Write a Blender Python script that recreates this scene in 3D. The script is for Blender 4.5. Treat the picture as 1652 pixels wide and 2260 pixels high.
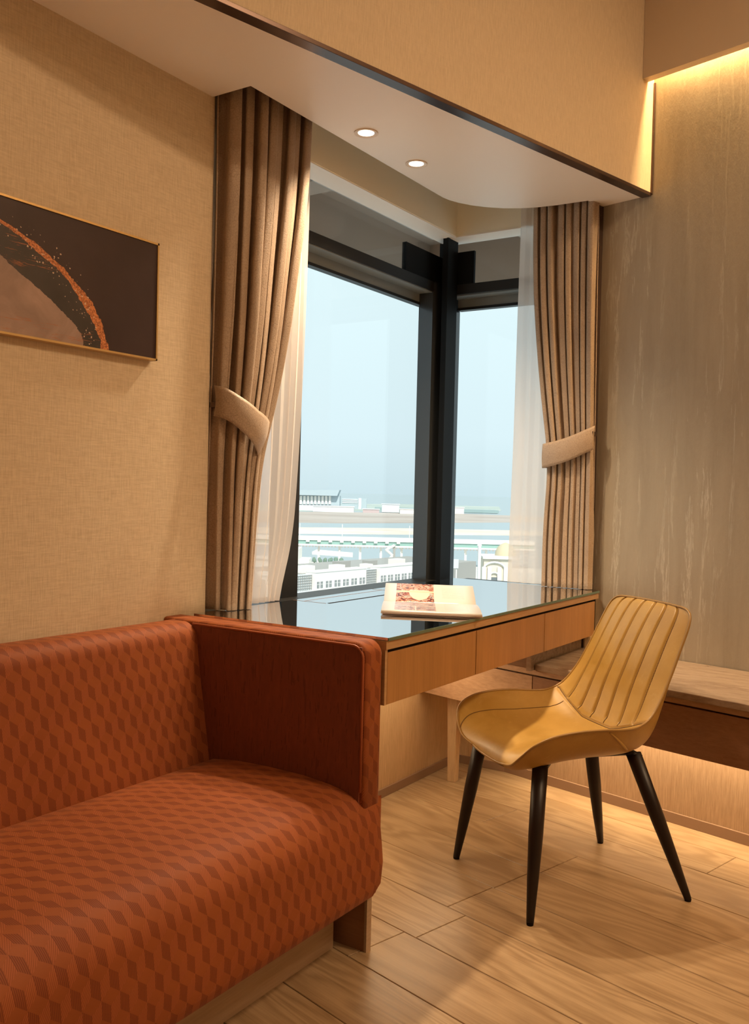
import bpy, bmesh, math, random
from mathutils import Matrix, Vector
for o in list(bpy.data.objects): bpy.data.objects.remove(o, do_unlink=True)
C = bpy.context.scene.collection
S = bpy.context.scene
rnd = random.Random(7)

# ------------------------------------------------------------ camera (2.03 k px focal length on a 2260 px tall frame)
W2C = ((0.83674965, 0.54706668, 0.02383404), (0.03171494, -0.00496413, -0.99948463), (-0.54666642, 0.83707431, -0.02150392))
cd = bpy.data.cameras.new('camera'); cam = bpy.data.objects.new('camera', cd); C.objects.link(cam)
r, d, f = [Vector(v).normalized() for v in W2C]
m = Matrix((r, -d, -f)).transposed().to_4x4(); m.translation = (0, 0, 1.1)
cam.matrix_world = m
cd.sensor_fit = 'VERTICAL'; cd.sensor_height = 36; cd.lens = 2028.0 / 2260 * 36; cd.clip_start = 0.05; cd.clip_end = 20000
S.camera = cam
S.view_settings.view_transform = 'Standard'; S.view_settings.look = 'None'
S.view_settings.exposure = 0.0; S.view_settings.gamma = 1.0; S.view_settings.use_curve_mapping = False

# ------------------------------------------------------------ sky, sun
wd = bpy.data.worlds.new('sky'); S.world = wd; wd.use_nodes = True
nt = wd.node_tree; bg = nt.nodes['Background']
tc = nt.nodes.new('ShaderNodeTexCoord'); sx = nt.nodes.new('ShaderNodeSeparateXYZ'); cr = nt.nodes.new('ShaderNodeValToRGB')
nt.links.new(tc.outputs['Generated'], sx.inputs[0]); nt.links.new(sx.outputs['Z'], cr.inputs[0]); nt.links.new(cr.outputs[0], bg.inputs[0])
e = cr.color_ramp.elements
e[0].position = 0.0; e[0].color = (0.62, 0.78, 0.83, 1)
e[1].position = 0.30; e[1].color = (0.79, 0.97, 1.0, 1)
x = cr.color_ramp.elements.new(0.06); x.color = (0.71, 0.87, 0.92, 1)
bg.inputs[1].default_value = 1.06
def light(name, kind, loc, energy, color, rot=None, **kw):
    l = bpy.data.lights.new(name, kind); l.energy = energy; l.color = color
    for k, v in kw.items(): setattr(l, k, v)
    o = bpy.data.objects.new(name, l); C.objects.link(o); o.location = loc
    if rot: o.rotation_euler = rot
    return o
sun = light('sun', 'SUN', (0, 0, 50), 4.2, (1, 0.95, 0.86), angle=0.01)
sun.rotation_euler = Vector((0.55, -0.62, 0.75)).to_track_quat('Z', 'Y').to_euler()
WARM = (1.0, 0.70, 0.42)
for (lx, ly, en) in ((0.85, 2.2, 48), (1.4, 1.5, 19), (-0.2, -0.9, 5)):
    light('ceiling_fill_light', 'AREA', (lx, ly, 3.14), en, WARM, shape='DISK', size=0.35)  # unseen fill lights, added to brighten walls and room

# ------------------------------------------------------------ helpers
G = math.radians(13.866284888)
F2 = Matrix.Rotation(-G, 4, 'Z')            # second frame: local x along the right-hand wall, local y towards it
def w2(u, v, z=0): return F2 @ Vector((u, v, z))
class MB:
    def __init__(s): s.v = []; s.f = []; s.uv = []
    def quad_grid(s, pts, nu, nv, uv=None, closed=False):
        b = len(s.v); s.v += [tuple(p) for p in pts]
        for j in range(nv - 1):
            for i in range(nu - 1 if not closed else nu):
                i2 = (i + 1) % nu
                s.f.append((b + j * nu + i, b + j * nu + i2, b + (j + 1) * nu + i2, b + (j + 1) * nu + i))
        if uv: 
            while len(s.uv) < b: s.uv.append((0, 0))
            s.uv += uv
        return s
    def box(s, x0, x1, y0, y1, z0, z1, M=None):
        p = [Vector((x, y, z)) for z in (z0, z1) for x, y in ((x0, y0), (x1, y0), (x1, y1), (x0, y1))]
        if M: p = [M @ q for q in p]
        b = len(s.v); s.v += [tuple(q) for q in p]
        for f in ((0, 3, 2, 1), (4, 5, 6, 7), (0, 1, 5, 4), (1, 2, 6, 5), (2, 3, 7, 6), (3, 0, 4, 7)): s.f.append(tuple(b + i for i in f))
        return s
    def prism(s, poly, z0, z1):
        n = len(poly); b = len(s.v)
        s.v += [(p[0], p[1], z0) for p in poly] + [(p[0], p[1], z1) for p in poly]
        s.f.append(tuple(b + i for i in reversed(range(n)))); s.f.append(tuple(b + n + i for i in range(n)))
        for i in range(n):
            j = (i + 1) % n; s.f.append((b + i, b + j, b + n + j, b + n + i))
        return s
    def tube(s, path, rad, n=10, cap=True):
        path = [Vector(p) for p in path]; N = len(path); b = len(s.v)
        if not hasattr(rad, '__len__'): rad = [rad] * N
        ref = None
        for i, p in enumerate(path):
            t = (path[min(i + 1, N - 1)] - path[max(i - 1, 0)]).normalized()
            if ref is None: ref = t.orthogonal().normalized()
            ref = (ref - t * ref.dot(t)).normalized(); q = t.cross(ref)
            for k in range(n):
                a = 2 * math.pi * k / n; s.v.append(tuple(p + (ref * math.cos(a) + q * math.sin(a)) * rad[i]))
        for i in range(N - 1):
            for k in range(n):
                k2 = (k + 1) % n; s.f.append((b + i * n + k, b + i * n + k2, b + (i + 1) * n + k2, b + (i + 1) * n + k))
        if cap: s.f.append(tuple(b + k for k in reversed(range(n)))); s.f.append(tuple(b + (N - 1) * n + k for k in range(n)))
        return s
    def lathe(s, prof, n=32, c=(0, 0, 0)):
        b = len(s.v)
        for (rr, z) in prof:
            for k in range(n):
                a = 2 * math.pi * k / n; s.v.append((c[0] + rr * math.cos(a), c[1] + rr * math.sin(a), c[2] + z))
        for j in range(len(prof) - 1):
            for k in range(n):
                k2 = (k + 1) % n; s.f.append((b + j * n + k, b + j * n + k2, b + (j + 1) * n + k2, b + (j + 1) * n + k))
        return s
    def build(s, name, mat, parent=None, smooth=False, bevel=0, thick=0, sub=0, recalc=True, M=None, loc=None):
        me = bpy.data.meshes.new(name); me.from_pydata(s.v, [], s.f); me.update()
        if s.uv:
            while len(s.uv) < len(s.v): s.uv.append((0, 0))
            ul = me.uv_layers.new(name='UVMap')
            for l in me.loops: ul.data[l.index].uv = s.uv[l.vertex_index]
        if recalc:
            bm = bmesh.new(); bm.from_mesh(me); bmesh.ops.recalc_face_normals(bm, faces=bm.faces); bm.to_mesh(me); bm.free()
        o = bpy.data.objects.new(name, me); C.objects.link(o)
        if mat: me.materials.append(mat)
        if smooth:
            for p in me.polygons: p.use_smooth = True
        if thick:
            md = o.modifiers.new('t', 'SOLIDIFY'); md.thickness = thick; md.offset = 0
        if bevel:
            md = o.modifiers.new('b', 'BEVEL'); md.width = bevel; md.segments = 2; md.limit_method = 'ANGLE'; md.angle_limit = 0.6
        if sub:
            md = o.modifiers.new('s', 'SUBSURF'); md.levels = sub; md.render_levels = sub
        if parent: o.parent = parent; o.matrix_parent_inverse = parent.matrix_world.inverted()
        if M: o.matrix_world = M
        if loc: o.location = loc
        return o
def tag(o, label=None, cat=None, group=None, kind=None):
    for k, v in (('label', label), ('category', cat), ('group', group), ('kind', kind)):
        if v: o[k] = v
    return o
def thing(name, label, cat, loc=(0, 0, 0), rz=0, group=None):
    o = bpy.data.objects.new(name, None); C.objects.link(o); o.location = loc; o.rotation_euler = (0, 0, rz)
    o.empty_display_size = 0.1
    o.matrix_world = Matrix.Translation(loc) @ Matrix.Rotation(rz, 4, 'Z')
    return tag(o, label, cat, group)
def struct(o): return tag(o, kind='structure')

# ------------------------------------------------------------ materials
class NM:
    def __init__(s, name, rough=0.5, spec=0.5, metal=0, color=(0.8, 0.8, 0.8)):
        s.m = bpy.data.materials.new(name); s.m.use_nodes = True; s.t = s.m.node_tree; s.b = s.t.nodes['Principled BSDF']
        s.b.inputs['Roughness'].default_value = rough; s.b.inputs['Specular IOR Level'].default_value = spec
        s.b.inputs['Metallic'].default_value = metal; s.b.inputs['Base Color'].default_value = (*color, 1)
    def n(s, t, **kw):
        x = s.t.nodes.new(t)
        for k, v in kw.items():
            if k.startswith('i_'):
                k = k[2:]; k = int(k) if k.isdigit() else k.replace('_', ' ')
                if isinstance(v, bpy.types.NodeSocket): s.t.links.new(v, x.inputs[k])
                else: x.inputs[k].default_value = v
            else: setattr(x, k, v)
        return x
    def coord(s, kind='Object', scale=(1, 1, 1), rot=(0, 0, 0)):
        tc = s.n('ShaderNodeTexCoord'); mp = s.n('ShaderNodeMapping', i_Vector=tc.outputs[kind]); mp.inputs['Scale'].default_value = scale; mp.inputs['Rotation'].default_value = rot
        return mp.outputs[0]
    def noise(s, co, scale=5, detail=4, rough=0.5, dist=0):
        return s.n('ShaderNodeTexNoise', i_Vector=co, i_Scale=scale, i_Detail=detail, i_Roughness=rough, i_Distortion=dist).outputs['Fac']
    def ramp(s, fac, *stops):
        x = s.n('ShaderNodeValToRGB', i_Fac=fac); el = x.color_ramp.elements
        el[0].position, el[0].color = stops[0][0], (*stops[0][1], 1); el[1].position, el[1].color = stops[1][0], (*stops[1][1], 1)
        for p, c in stops[2:]: q = el.new(p); q.color = (*c, 1)
        return x.outputs[0]
    def math(s, op, a, b=0.0, c=None):
        x = s.n('ShaderNodeMath', operation=op)
        for i, v in enumerate((a, b, c)):
            if v is None: continue
            if isinstance(v, bpy.types.NodeSocket): s.t.links.new(v, x.inputs[i])
            else: x.inputs[i].default_value = v
        return x.outputs[0]
    def mix(s, fac, a, b, bt='MIX'):
        x = s.n('ShaderNodeMix', data_type='RGBA', blend_type=bt)
        for k, v in ((0, fac), (6, a), (7, b)):
            if isinstance(v, bpy.types.NodeSocket): s.t.links.new(v, x.inputs[k])
            else: x.inputs[k].default_value = v if k == 0 else (*v, 1)
        return x.outputs[2]
    def col(s, o): s.t.links.new(o, s.b.inputs['Base Color']); return s
    def rough(s, o): s.t.links.new(o, s.b.inputs['Roughness']); return s
    def bump(s, h, strength=0.2, dist=0.002):
        x = s.n('ShaderNodeBump', i_Height=h, i_Strength=strength, i_Distance=dist); s.t.links.new(x.outputs[0], s.b.inputs['Normal']); return s
def plain(name, color, rough=0.5, spec=0.5, metal=0): return NM(name, rough, spec, metal, color).m

def wallpaper(name, c1, c2, hor=0.35, fine=300):
    a = NM(name, 0.6, 0.3)
    co = a.coord('Object', (1, 1, 0.07)); n1 = a.noise(co, fine, 3, 0.6)
    cb = a.coord('Object', (0.10, 0.10, 1)); n2 = a.noise(cb, 260, 3, 0.6); cl = a.coord('Object', (1, 1, 1)); n3 = a.noise(cl, 6, 3)
    f = a.math('ADD', a.math('MULTIPLY', n1, 1 - hor), a.math('MULTIPLY', n2, hor))
    a.col(a.ramp(f, (0.36, c1), (0.62, c2))); a.bump(f, 0.35, 0.0015)
    return a.m
M_paper = wallpaper('woven_wallpaper', (0.53, 0.42, 0.285), (0.67, 0.55, 0.39), 0.45)
M_paper2 = wallpaper('ribbed_wallpaper', (0.55, 0.44, 0.30), (0.65, 0.53, 0.375), 0.16, 460)
def plaster():
    a = NM('streaked_plaster', 0.45, 0.4)
    co = a.coord('Object', (1, 1, 0.10)); n1 = a.noise(co, 16, 5, 0.6, 0.6)
    c3 = a.coord('Object', (1, 1, 0.075)); n3 = a.noise(c3, 26, 8, 0.72, 0.35)
    line = a.ramp(n3, (0.545, (0, 0, 0)), (0.575, (1, 1, 1)), (0.61, (0.08, 0.08, 0.08)))
    c2 = a.coord('Object', (1, 1, 0.4)); n2 = a.noise(c2, 90, 4, 0.7); patch = a.noise(a.coord('Object', (1, 1, 0.35)), 5, 3)
    pm = a.ramp(patch, (0.42, (0, 0, 0)), (0.62, (1, 1, 1)))
    base = a.ramp(n1, (0.3, (0.29, 0.24, 0.175)), (0.7, (0.37, 0.312, 0.232)))
    f = a.math('MULTIPLY', a.math('MULTIPLY', line, pm), 0.7)
    base = a.mix(a.math('MULTIPLY', n2, 0.45), base, (0.41, 0.35, 0.265))
    a.col(a.mix(f, base, (0.58, 0.53, 0.44))); a.bump(a.math('ADD', a.math('MULTIPLY', line, 0.4), n2), 0.35, 0.003)
    return a.m
M_plaster = plaster()
def wood(name, c1, c2, axis='z', scale=1.0, rough=0.45, spec=0.4, uv=False, streak=1.0):
    a = NM(name, rough, spec)
    sc = {'z': (1, 1, 0.05), 'x': (0.05, 1, 1), 'y': (1, 0.05, 1)}[axis]
    co = a.coord('UV' if uv else 'Object', tuple(k * scale for k in sc))
    n1 = a.noise(co, 140 * (2.0 if streak > 1 else 1), 5, 0.7); n2 = a.noise(co, 22, 3, 0.5, 0.3)
    f = a.math('ADD', a.math('MULTIPLY', n1, 0.6 * streak), a.math('MULTIPLY', n2, 1 - 0.6 * streak))
    a.col(a.ramp(f, (0.35, c1), (0.66, c2))); a.bump(n1, 0.15, 0.0008)
    return a.m
M_drawer = wood('honey_veneer', (0.33, 0.155, 0.052), (0.43, 0.21, 0.075), 'z', rough=0.35)
M_deskband = wood('desk_edge_wood', (0.34, 0.19, 0.09), (0.50, 0.30, 0.15), 'y')
M_oakpanel = wood('oak_panel', (0.46, 0.31, 0.165), (0.64, 0.45, 0.26), 'z', rough=0.5, streak=1.4)
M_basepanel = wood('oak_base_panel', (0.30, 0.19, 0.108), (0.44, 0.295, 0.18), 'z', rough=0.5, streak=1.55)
M_bench = wood('bench_oak', (0.36, 0.21, 0.12), (0.52, 0.33, 0.20), 'x')
M_walnut = wood('reddish_drawer_wood', (0.25, 0.125, 0.065), (0.34, 0.18, 0.10), 'x')
M_sofawood = wood('sofa_plinth_wood', (0.36, 0.25, 0.16), (0.46, 0.33, 0.22), 'y')
M_skirt = plain('brown_skirting', (0.26, 0.16, 0.10), 0.4)
M_dark = plain('dark_gap', (0.012, 0.008, 0.006), 0.8, 0.1)
M_bronze = plain('dark_bronze_trim', (0.11, 0.07, 0.055), 0.25, 0.5, 0.7)
M_white = plain('white_ceiling_paint', (0.90, 0.82, 0.74), 0.38, 0.4)
M_cove = plain('taupe_ceiling_paint', (0.64, 0.53, 0.41), 0.6)
M_fascia = plain('beige_pelmet_paint', (0.86, 0.80, 0.64), 0.6)
M_reveal = plain('off_white_reveal_paint', (0.88, 0.82, 0.74), 0.6)
M_frame = plain('black_aluminium', (0.012, 0.011, 0.010), 0.45, 0.35)
M_framegrey = plain('charcoal_aluminium', (0.045, 0.05, 0.055), 0.18, 0.6, 0.2)
M_post = plain('black_post_paint', (0.004, 0.004, 0.004), 0.6, 0.15)
M_headgrey = plain('skylit_aluminium', (0.20, 0.215, 0.21), 0.4)  # black header's underside, its skylight painted in as lighter grey
M_gold = plain('brushed_gold_frame', (0.62, 0.42, 0.18), 0.35, 0.5, 0.6)
def glass(name, refl=0.07, tint=(1, 1, 1), power=5.0):
    a = NM(name); t = a.t; t.nodes.remove(a.b)
    tr = a.n('ShaderNodeBsdfTransparent'); tr.inputs[0].default_value = (*tint, 1); gl = a.n('ShaderNodeBsdfGlossy'); gl.inputs['Roughness'].default_value = 0.0
    lw = a.n('ShaderNodeLayerWeight'); lw.inputs[0].default_value = 0.5
    fr = a.math('ADD', refl, a.math('MULTIPLY', 1 - refl, a.math('POWER', lw.outputs['Facing'], power)))
    mx = a.n('ShaderNodeMixShader', i_0=fr, i_1=tr.outputs[0], i_2=gl.outputs[0])
    t.links.new(mx.outputs[0], t.nodes['Material Output'].inputs[0]); return a.m
M_glass = glass('window_glass', 0.015, (0.99, 1, 1))
def fabric_curtain():
    a = NM('crackled_velvet', 0.5, 0.35)
    co = a.coord('Object'); w = a.noise(co, 20, 2)
    v = a.n('ShaderNodeTexVoronoi', feature='DISTANCE_TO_EDGE', i_Vector=a.mix(0.02, co, a.n('ShaderNodeTexNoise', i_Vector=co, i_Scale=30).outputs['Color']), i_Scale=140).outputs['Distance']
    ln = a.ramp(v, (0.0, (0, 0, 0)), (0.10, (1, 1, 1)))
    n = a.noise(co, 9, 3)
    a.col(a.mix(ln, (0.275, 0.195, 0.135), a.ramp(n, (0.3, (0.33, 0.24, 0.17)), (0.7, (0.40, 0.295, 0.21)))))
    a.b.inputs['Sheen Weight'].default_value = 0.25; a.b.inputs['Sheen Roughness'].default_value = 0.4; a.b.inputs['Sheen Tint'].default_value = (1, 0.85, 0.7, 1)
    a.bump(ln, 0.3, 0.001); return a.m
M_curtain = fabric_curtain()
def sheer():
    a = NM('sheer_voile'); t = a.t; t.nodes.remove(a.b)
    tr = a.n('ShaderNodeBsdfTransparent'); df = a.n('ShaderNodeBsdfDiffuse'); df.inputs[0].default_value = (0.88, 0.80, 0.74, 1)
    tl = a.n('ShaderNodeBsdfTranslucent'); tl.inputs[0].default_value = (0.92, 0.84, 0.78, 1)
    m1 = a.n('ShaderNodeMixShader', i_0=0.5, i_1=df.outputs[0], i_2=tl.outputs[0])
    m2 = a.n('ShaderNodeMixShader', i_0=0.80, i_1=tr.outputs[0], i_2=m1.outputs[0])
    t.links.new(m2.outputs[0], t.nodes['Material Output'].inputs[0]); return a.m
M_sheer = sheer()
def sofa_fabric():
    a = NM('cube_weave_upholstery', 0.6, 0.18)
    tc = a.n('ShaderNodeTexCoord'); mp = a.n('ShaderNodeMapping', i_Vector=tc.outputs['UV']); mp.inputs['Scale'].default_value = (1 / 0.038, 1 / 0.051, 1)
    p = mp.outputs[0]
    def vm(op, x, y): 
        n = a.n('ShaderNodeVectorMath', operation=op); a.t.links.new(x, n.inputs[0])
        if isinstance(y, tuple): n.inputs[1].default_value = y
        else: a.t.links.new(y, n.inputs[1])
        return n
    big = vm('ADD', p, (1000, 1732.0508, 0)).outputs[0]
    r_ = (1.0, 1.7320508, 1.0); h_ = (0.5, 0.8660254, 0.0)
    A = vm('SUBTRACT', vm('MODULO', big, r_).outputs[0], h_).outputs[0]
    B = vm('SUBTRACT', vm('MODULO', vm('SUBTRACT', big, h_).outputs[0], r_).outputs[0], h_).outputs[0]
    flat = (1, 1, 0); A = vm('MULTIPLY', A, flat).outputs[0]; B = vm('MULTIPLY', B, flat).outputs[0]
    sel = a.math('LESS_THAN', vm('DOT_PRODUCT', A, A).outputs['Value'], vm('DOT_PRODUCT', B, B).outputs['Value'])
    mx = a.n('ShaderNodeMix', data_type='VECTOR'); a.t.links.new(sel, mx.inputs[0]); a.t.links.new(B, mx.inputs[4]); a.t.links.new(A, mx.inputs[5])
    g = mx.outputs[1]; sp = a.n('ShaderNodeSeparateXYZ', i_0=g)
    ang = a.math('ARCTAN2', sp.outputs['Y'], sp.outputs['X'])
    top = a.math('MULTIPLY', a.math('GREATER_THAN', ang, math.radians(30)), a.math('LESS_THAN', ang, math.radians(150)))
    left = a.math('MULTIPLY', a.math('GREATER_THAN', ang, math.radians(-90)), a.math('LESS_THAN', ang, math.radians(30)))   # striped light face
    right = a.math('SUBTRACT', 1, a.math('ADD', top, left))   # ribbed dark face
    ps = a.n('ShaderNodeSeparateXYZ', i_0=p)
    vst = a.math('GREATER_THAN', a.math('SINE', a.math('MULTIPLY', ps.outputs['X'], 2 * math.pi * 12)), 0.45)
    dst = a.math('GREATER_THAN', a.math('SINE', a.math('MULTIPLY', a.math('SUBTRACT', ps.outputs['Y'], a.math('MULTIPLY', ps.outputs['X'], 1.2)), 2 * math.pi * 8)), 0.35)
    n = a.noise(tc.outputs['Object'], 6, 3)
    c_top = a.ramp(n, (0.3, (0.25, 0.068, 0.018)), (0.7, (0.31, 0.088, 0.025)))
    c = a.mix(a.math('MULTIPLY', right, a.math('MULTIPLY', vst, 0.75)), c_top, (0.085, 0.016, 0.007))
    c = a.mix(a.math('MULTIPLY', right, 0.35), c, (0.17, 0.036, 0.013))
    c = a.mix(a.math('MULTIPLY', left, a.math('MULTIPLY', dst, 0.85)), c, (0.42, 0.125, 0.045))
    c = a.mix(a.math('MULTIPLY', left, 0.25), c, (0.20, 0.046, 0.014))
    a.col(c)
    h = a.math('ADD', a.math('MULTIPLY', top, 1.0), a.math('ADD', a.math('MULTIPLY', a.math('MULTIPLY', left, dst), 0.9), a.math('MULTIPLY', right, a.math('MULTIPLY', a.math('SUBTRACT', 1, vst), 0.5))))
    a.bump(h, 0.45, 0.0012); a.b.inputs['Sheen Weight'].default_value = 0.22; a.b.inputs['Sheen Roughness'].default_value = 0.25; a.b.inputs['Sheen Tint'].default_value = (1, 0.6, 0.42, 1); 
    return a.m
M_sofa = sofa_fabric()
def leather():
    a = NM('mustard_leather', 0.42, 0.45)
    co = a.coord('Object'); n = a.noise(co, 9, 4, 0.6, 0.6); n2 = a.noise(co, 260, 3, 0.6); v = a.noise(co, 28, 6, 0.75, 1.5)
    base = a.ramp(n, (0.3, (0.36, 0.20, 0.038)), (0.7, (0.44, 0.262, 0.062)))
    mk = a.ramp(v, (0.56, (0, 0, 0)), (0.70, (1, 1, 1)))
    a.col(a.mix(a.math('MULTIPLY', mk, 0.35), base, (0.52, 0.34, 0.11))); a.bump(n2, 0.12, 0.0008)
    a.rough(a.ramp(n, (0.3, (0.36, 0.36, 0.36)), (0.7, (0.48, 0.48, 0.48))))
    return a.m
M_leather = leather()
M_piping = plain('leather_piping', (0.30, 0.165, 0.038), 0.4)
M_leg = plain('dark_brown_lacquered_metal', (0.014, 0.007, 0.005), 0.42, 0.35)
def plank(idx):
    a = NM('oak_floorboard_%d' % idx, 0.34, 0.45)
    tc = a.n('ShaderNodeTexCoord'); oi = a.n('ShaderNodeObjectInfo')
    off = a.n('ShaderNodeVectorMath', operation='ADD'); a.t.links.new(tc.outputs['Object'], off.inputs[0])
    cx = a.n('ShaderNodeCombineXYZ', i_0=a.math('MULTIPLY', oi.outputs['Random'], 37), i_1=a.math('MULTIPLY', oi.outputs['Random'], 91), i_2=0.0); a.t.links.new(cx.outputs[0], off.inputs[1])
    mp = a.n('ShaderNodeMapping', i_Vector=off.outputs[0]); mp.inputs['Scale'].default_value = (0.22, 1.6, 1)
    n = a.noise(mp.outputs[0], 3.2, 3, 0.5, 0.35)
    rings = a.math('SINE', a.math('MULTIPLY', n, 95))
    m2 = a.n('ShaderNodeMapping', i_Vector=off.outputs[0]); m2.inputs['Scale'].default_value = (0.05, 1.3, 1); n2 = a.noise(m2.outputs[0], 130, 5, 0.7)
    m3 = a.n('ShaderNodeMapping', i_Vector=off.outputs[0]); m3.inputs['Scale'].default_value = (0.4, 1.5, 1); n3 = a.noise(m3.outputs[0], 4, 3)
    f = a.math('ADD', a.math('MULTIPLY', rings, 0.10), a.math('ADD', a.math('MULTIPLY', n2, 0.7), a.math('MULTIPLY', n3, 0.35)))
    base = a.ramp(f, (0.36, (0.265, 0.168, 0.085)), (0.70, (0.425, 0.295, 0.168)))
    a.col(a.mix(a.math('MULTIPLY', oi.outputs['Random'], 0.22), base, (0.31, 0.19, 0.095))); a.bump(f, 0.12, 0.0008)
    a.rough(a.ramp(n2, (0.3, (0.30, 0.30, 0.30)), (0.7, (0.42, 0.42, 0.42))))
    return a.m
M_plank = plank(1)
def stone():
    a = NM('travertine_slab', 0.2, 0.5)
    co = a.coord('Object', (0.25, 1.2, 1)); n = a.noise(co, 14, 6, 0.7, 1.2); n2 = a.noise(co, 90, 4, 0.7)
    f = a.math('ADD', a.math('MULTIPLY', n, 0.65), a.math('MULTIPLY', n2, 0.35))
    a.col(a.ramp(f, (0.35, (0.22, 0.145, 0.10)), (0.5, (0.34, 0.245, 0.175)), (0.66, (0.44, 0.335, 0.25)))); return a.m
M_stone = stone()
def emit(name, col, s):
    a = NM(name); a.b.inputs['Emission Color'].default_value = (*col, 1); a.b.inputs['Emission Strength'].default_value = s
    a.b.inputs['Base Color'].default_value = (*col, 1); return a.m

# ------------------------------------------------------------ floor: subfloor + boards along the bench wall
fl = struct(MB().box(-3.2, 3.0, -2.6, 3.3, -0.12, -0.012, F2).build('floor', M_dark))
BW, BL = 0.187, 1.22
V0 = 2.163 * math.cos(G) + (-1.194) * math.sin(G)          # a joint line seen beside the sofa
joints = {0: -1.700, 1: -1.72}
pm = {}
def board_mesh(L):
    k = round(L, 3)
    if k not in pm:
        b = MB().box(0, L, 0, BW - 0.0022, -0.012, 0); me = bpy.data.meshes.new('floorboard'); me.from_pydata(b.v, [], b.f); me.update()
        bm = bmesh.new(); bm.from_mesh(me); bmesh.ops.bevel(bm, geom=[e for e in bm.edges if all(v.co.z > -0.001 for v in e.verts)], offset=0.0012, segments=1, affect='EDGES'); bm.to_mesh(me); bm.free()
        me.materials.append(M_plank); pm[k] = me
    return pm[k]
def floor_clip(u, v): return True
for row in range(-18, 10):
    v0 = V0 + 0.003 + row * BW
    if v0 > 2.92 or v0 < -1.6: continue
    # end joint offsets read from the photograph for the rows in view, staggered elsewhere
    seen = {-2: -1.60, -1: -1.560, 0: -1.625, 1: -1.62, 2: -1.60, 3: -1.98}
    u = (seen.get(row, -3.0 + (row * 0.43) % BL) - 2 * BL)
    while u < 2.2:
        L = BL - 0.002
        if u + L > -3.1 and u < 2.0:
            o = bpy.data.objects.new('floorboard', board_mesh(L)); C.objects.link(o); o.parent = fl
            o.matrix_world = F2 @ Matrix.Translation((u, v0, 0))
        u += BL

# ------------------------------------------------------------ walls
WZ = 3.3
wl = struct(MB().prism([(-1.83, -2.2), (-1.83, 1.93), (-1.94, 1.93), (-1.94, -2.2)], 0, WZ).build('wall_left', M_paper))
# below the windows: oak clad dwarf walls
wd1 = struct(MB().box(-1.98, -1.76, 1.935, 3.40, 0, 0.722).build('wall_left_lower', M_oakpanel))
wd2 = struct(MB().prism([(-1.76, 3.345), (-1.50, 3.345), (-1.20, 3.345), (-1.20, 3.56), (-1.98, 3.56), (-1.98, 3.402), (-1.76, 3.402)], 0, 0.722).build('wall_window_lower', M_oakpanel))
wr = struct(MB().box(-1.99, 2.6, 3.0, 3.12, 0, WZ, F2).build('wall_right', M_plaster))
struct(MB().box(-1.3, 2.6, -2.3, -2.2, 0, WZ).build('wall_back', M_paper))
struct(MB().box(2.2, 2.3, -2.3, 3.5, 0, WZ).build('wall_side', M_paper))
struct(MB().box(-2.0, -1.3, -2.3, -2.2, 0, WZ).build('wall_back_left', M_paper))
# upper wallpapered face over the bay, main ceiling, soffit
SO = [(-1.83, 1.92), (-1.69, 1.92), (-1.69, 3.00), (-1.684, 3.04), (-1.668, 3.085), (-1.64, 3.135), (-1.60, 3.183), (-1.55, 3.226), (-1.49, 3.258), (-1.43, 3.277), (-1.36, 3.287), (-1.238, 3.293), (-1.217, 3.383)]
a1 = w2(-1.99, 2.998); a2 = w2(-1.812, 2.998); a3 = w2(-1.812, -1.7)
poly = SO + [(a1.x, a1.y), (a2.x, a2.y), (-1.83, 0.147)]
so = struct(MB().prism(poly, 2.20, 2.55).build('ceiling_soffit', M_white))
struct(MB().box(-1.815, -1.79, -1.8, 2.999, 2.208, WZ, F2).build('wall_upper', M_paper2))
struct(MB().box(-1.825, -1.788, -1.8, 2.999, 2.196, 2.208, F2).build('trim_1', M_bronze, bevel=0.001))
struct(MB().box(-3.3, 2.6, -2.9, 3.3, WZ, WZ + 0.1, F2).build('ceiling', M_white))
q_ = w2(-1.82, 3.1); struct(MB().prism([(-2.05, 1.90), (-1.402, 1.90), (q_.x, q_.y), (q_.x, 3.7), (-2.05, 3.7)], 2.551, 2.62).build('ceiling_pocket', M_fascia))
struct(MB().box(-2.005, -1.988, 2.945, 2.999, 0.53, 2.199, F2).build('trim_2', M_bronze))
struct(MB().box(-1.789, -1.783, 2.994, 2.9995, 2.2, 2.60, F2).build('trim_3', M_bronze))
# cove box with the light slot along the right wall
struct(MB().box(-1.789, 2.2, 2.92, 2.956, 2.592, WZ, F2).build('ceiling_cove', M_cove))
cove = thing('cove_strip_light', 'warm light strip glowing in the slot above the streaked wall', 'light', w2(0, 2.98, 2.70), -G)
MB().box(-1.78, 2.1, 2.962, 2.992, 2.728, 2.74, F2).build('light_strip', emit('cove_glow', (1, 0.72, 0.36), 6), cove)
l = light('cove_light', 'AREA', w2(0.15, 2.978, 2.722), 62, (1, 0.66, 0.30), (0, 0, -G), shape='RECTANGLE', size=3.8, size_y=0.03)
# window head: fascia, reveal
fas = MB().box(-1.93, -1.83, 2.06, 3.375, 2.165, 2.55).box(-1.93, -1.215, 3.375, 3.475, 2.165, 2.55)
struct(fas.build('wall_window_head', M_fascia))
struct(MB().box(-1.929, -1.832, 2.06, 3.373, 2.161, 2.1652).box(-1.929, -1.215, 3.373, 3.473, 2.161, 2.1652).build('trim_4', M_reveal))
struct(MB().box(-2.05, -1.93, 1.93, 3.60, 2.25, 2.65).box(-2.05, -1.0, 3.475, 3.60, 2.25, 2.65).build('wall_window_outer', M_fascia))
# return between left wall and window, and window wall end at right
struct(MB().box(-2.05, -1.925, 1.932, 2.12, 0, 2.6).build('wall_left_return', M_paper))
struct(MB().box(-1.20, -0.9, 3.44, 3.62, 0, 2.6).build('wall_window_end', M_paper))
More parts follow.
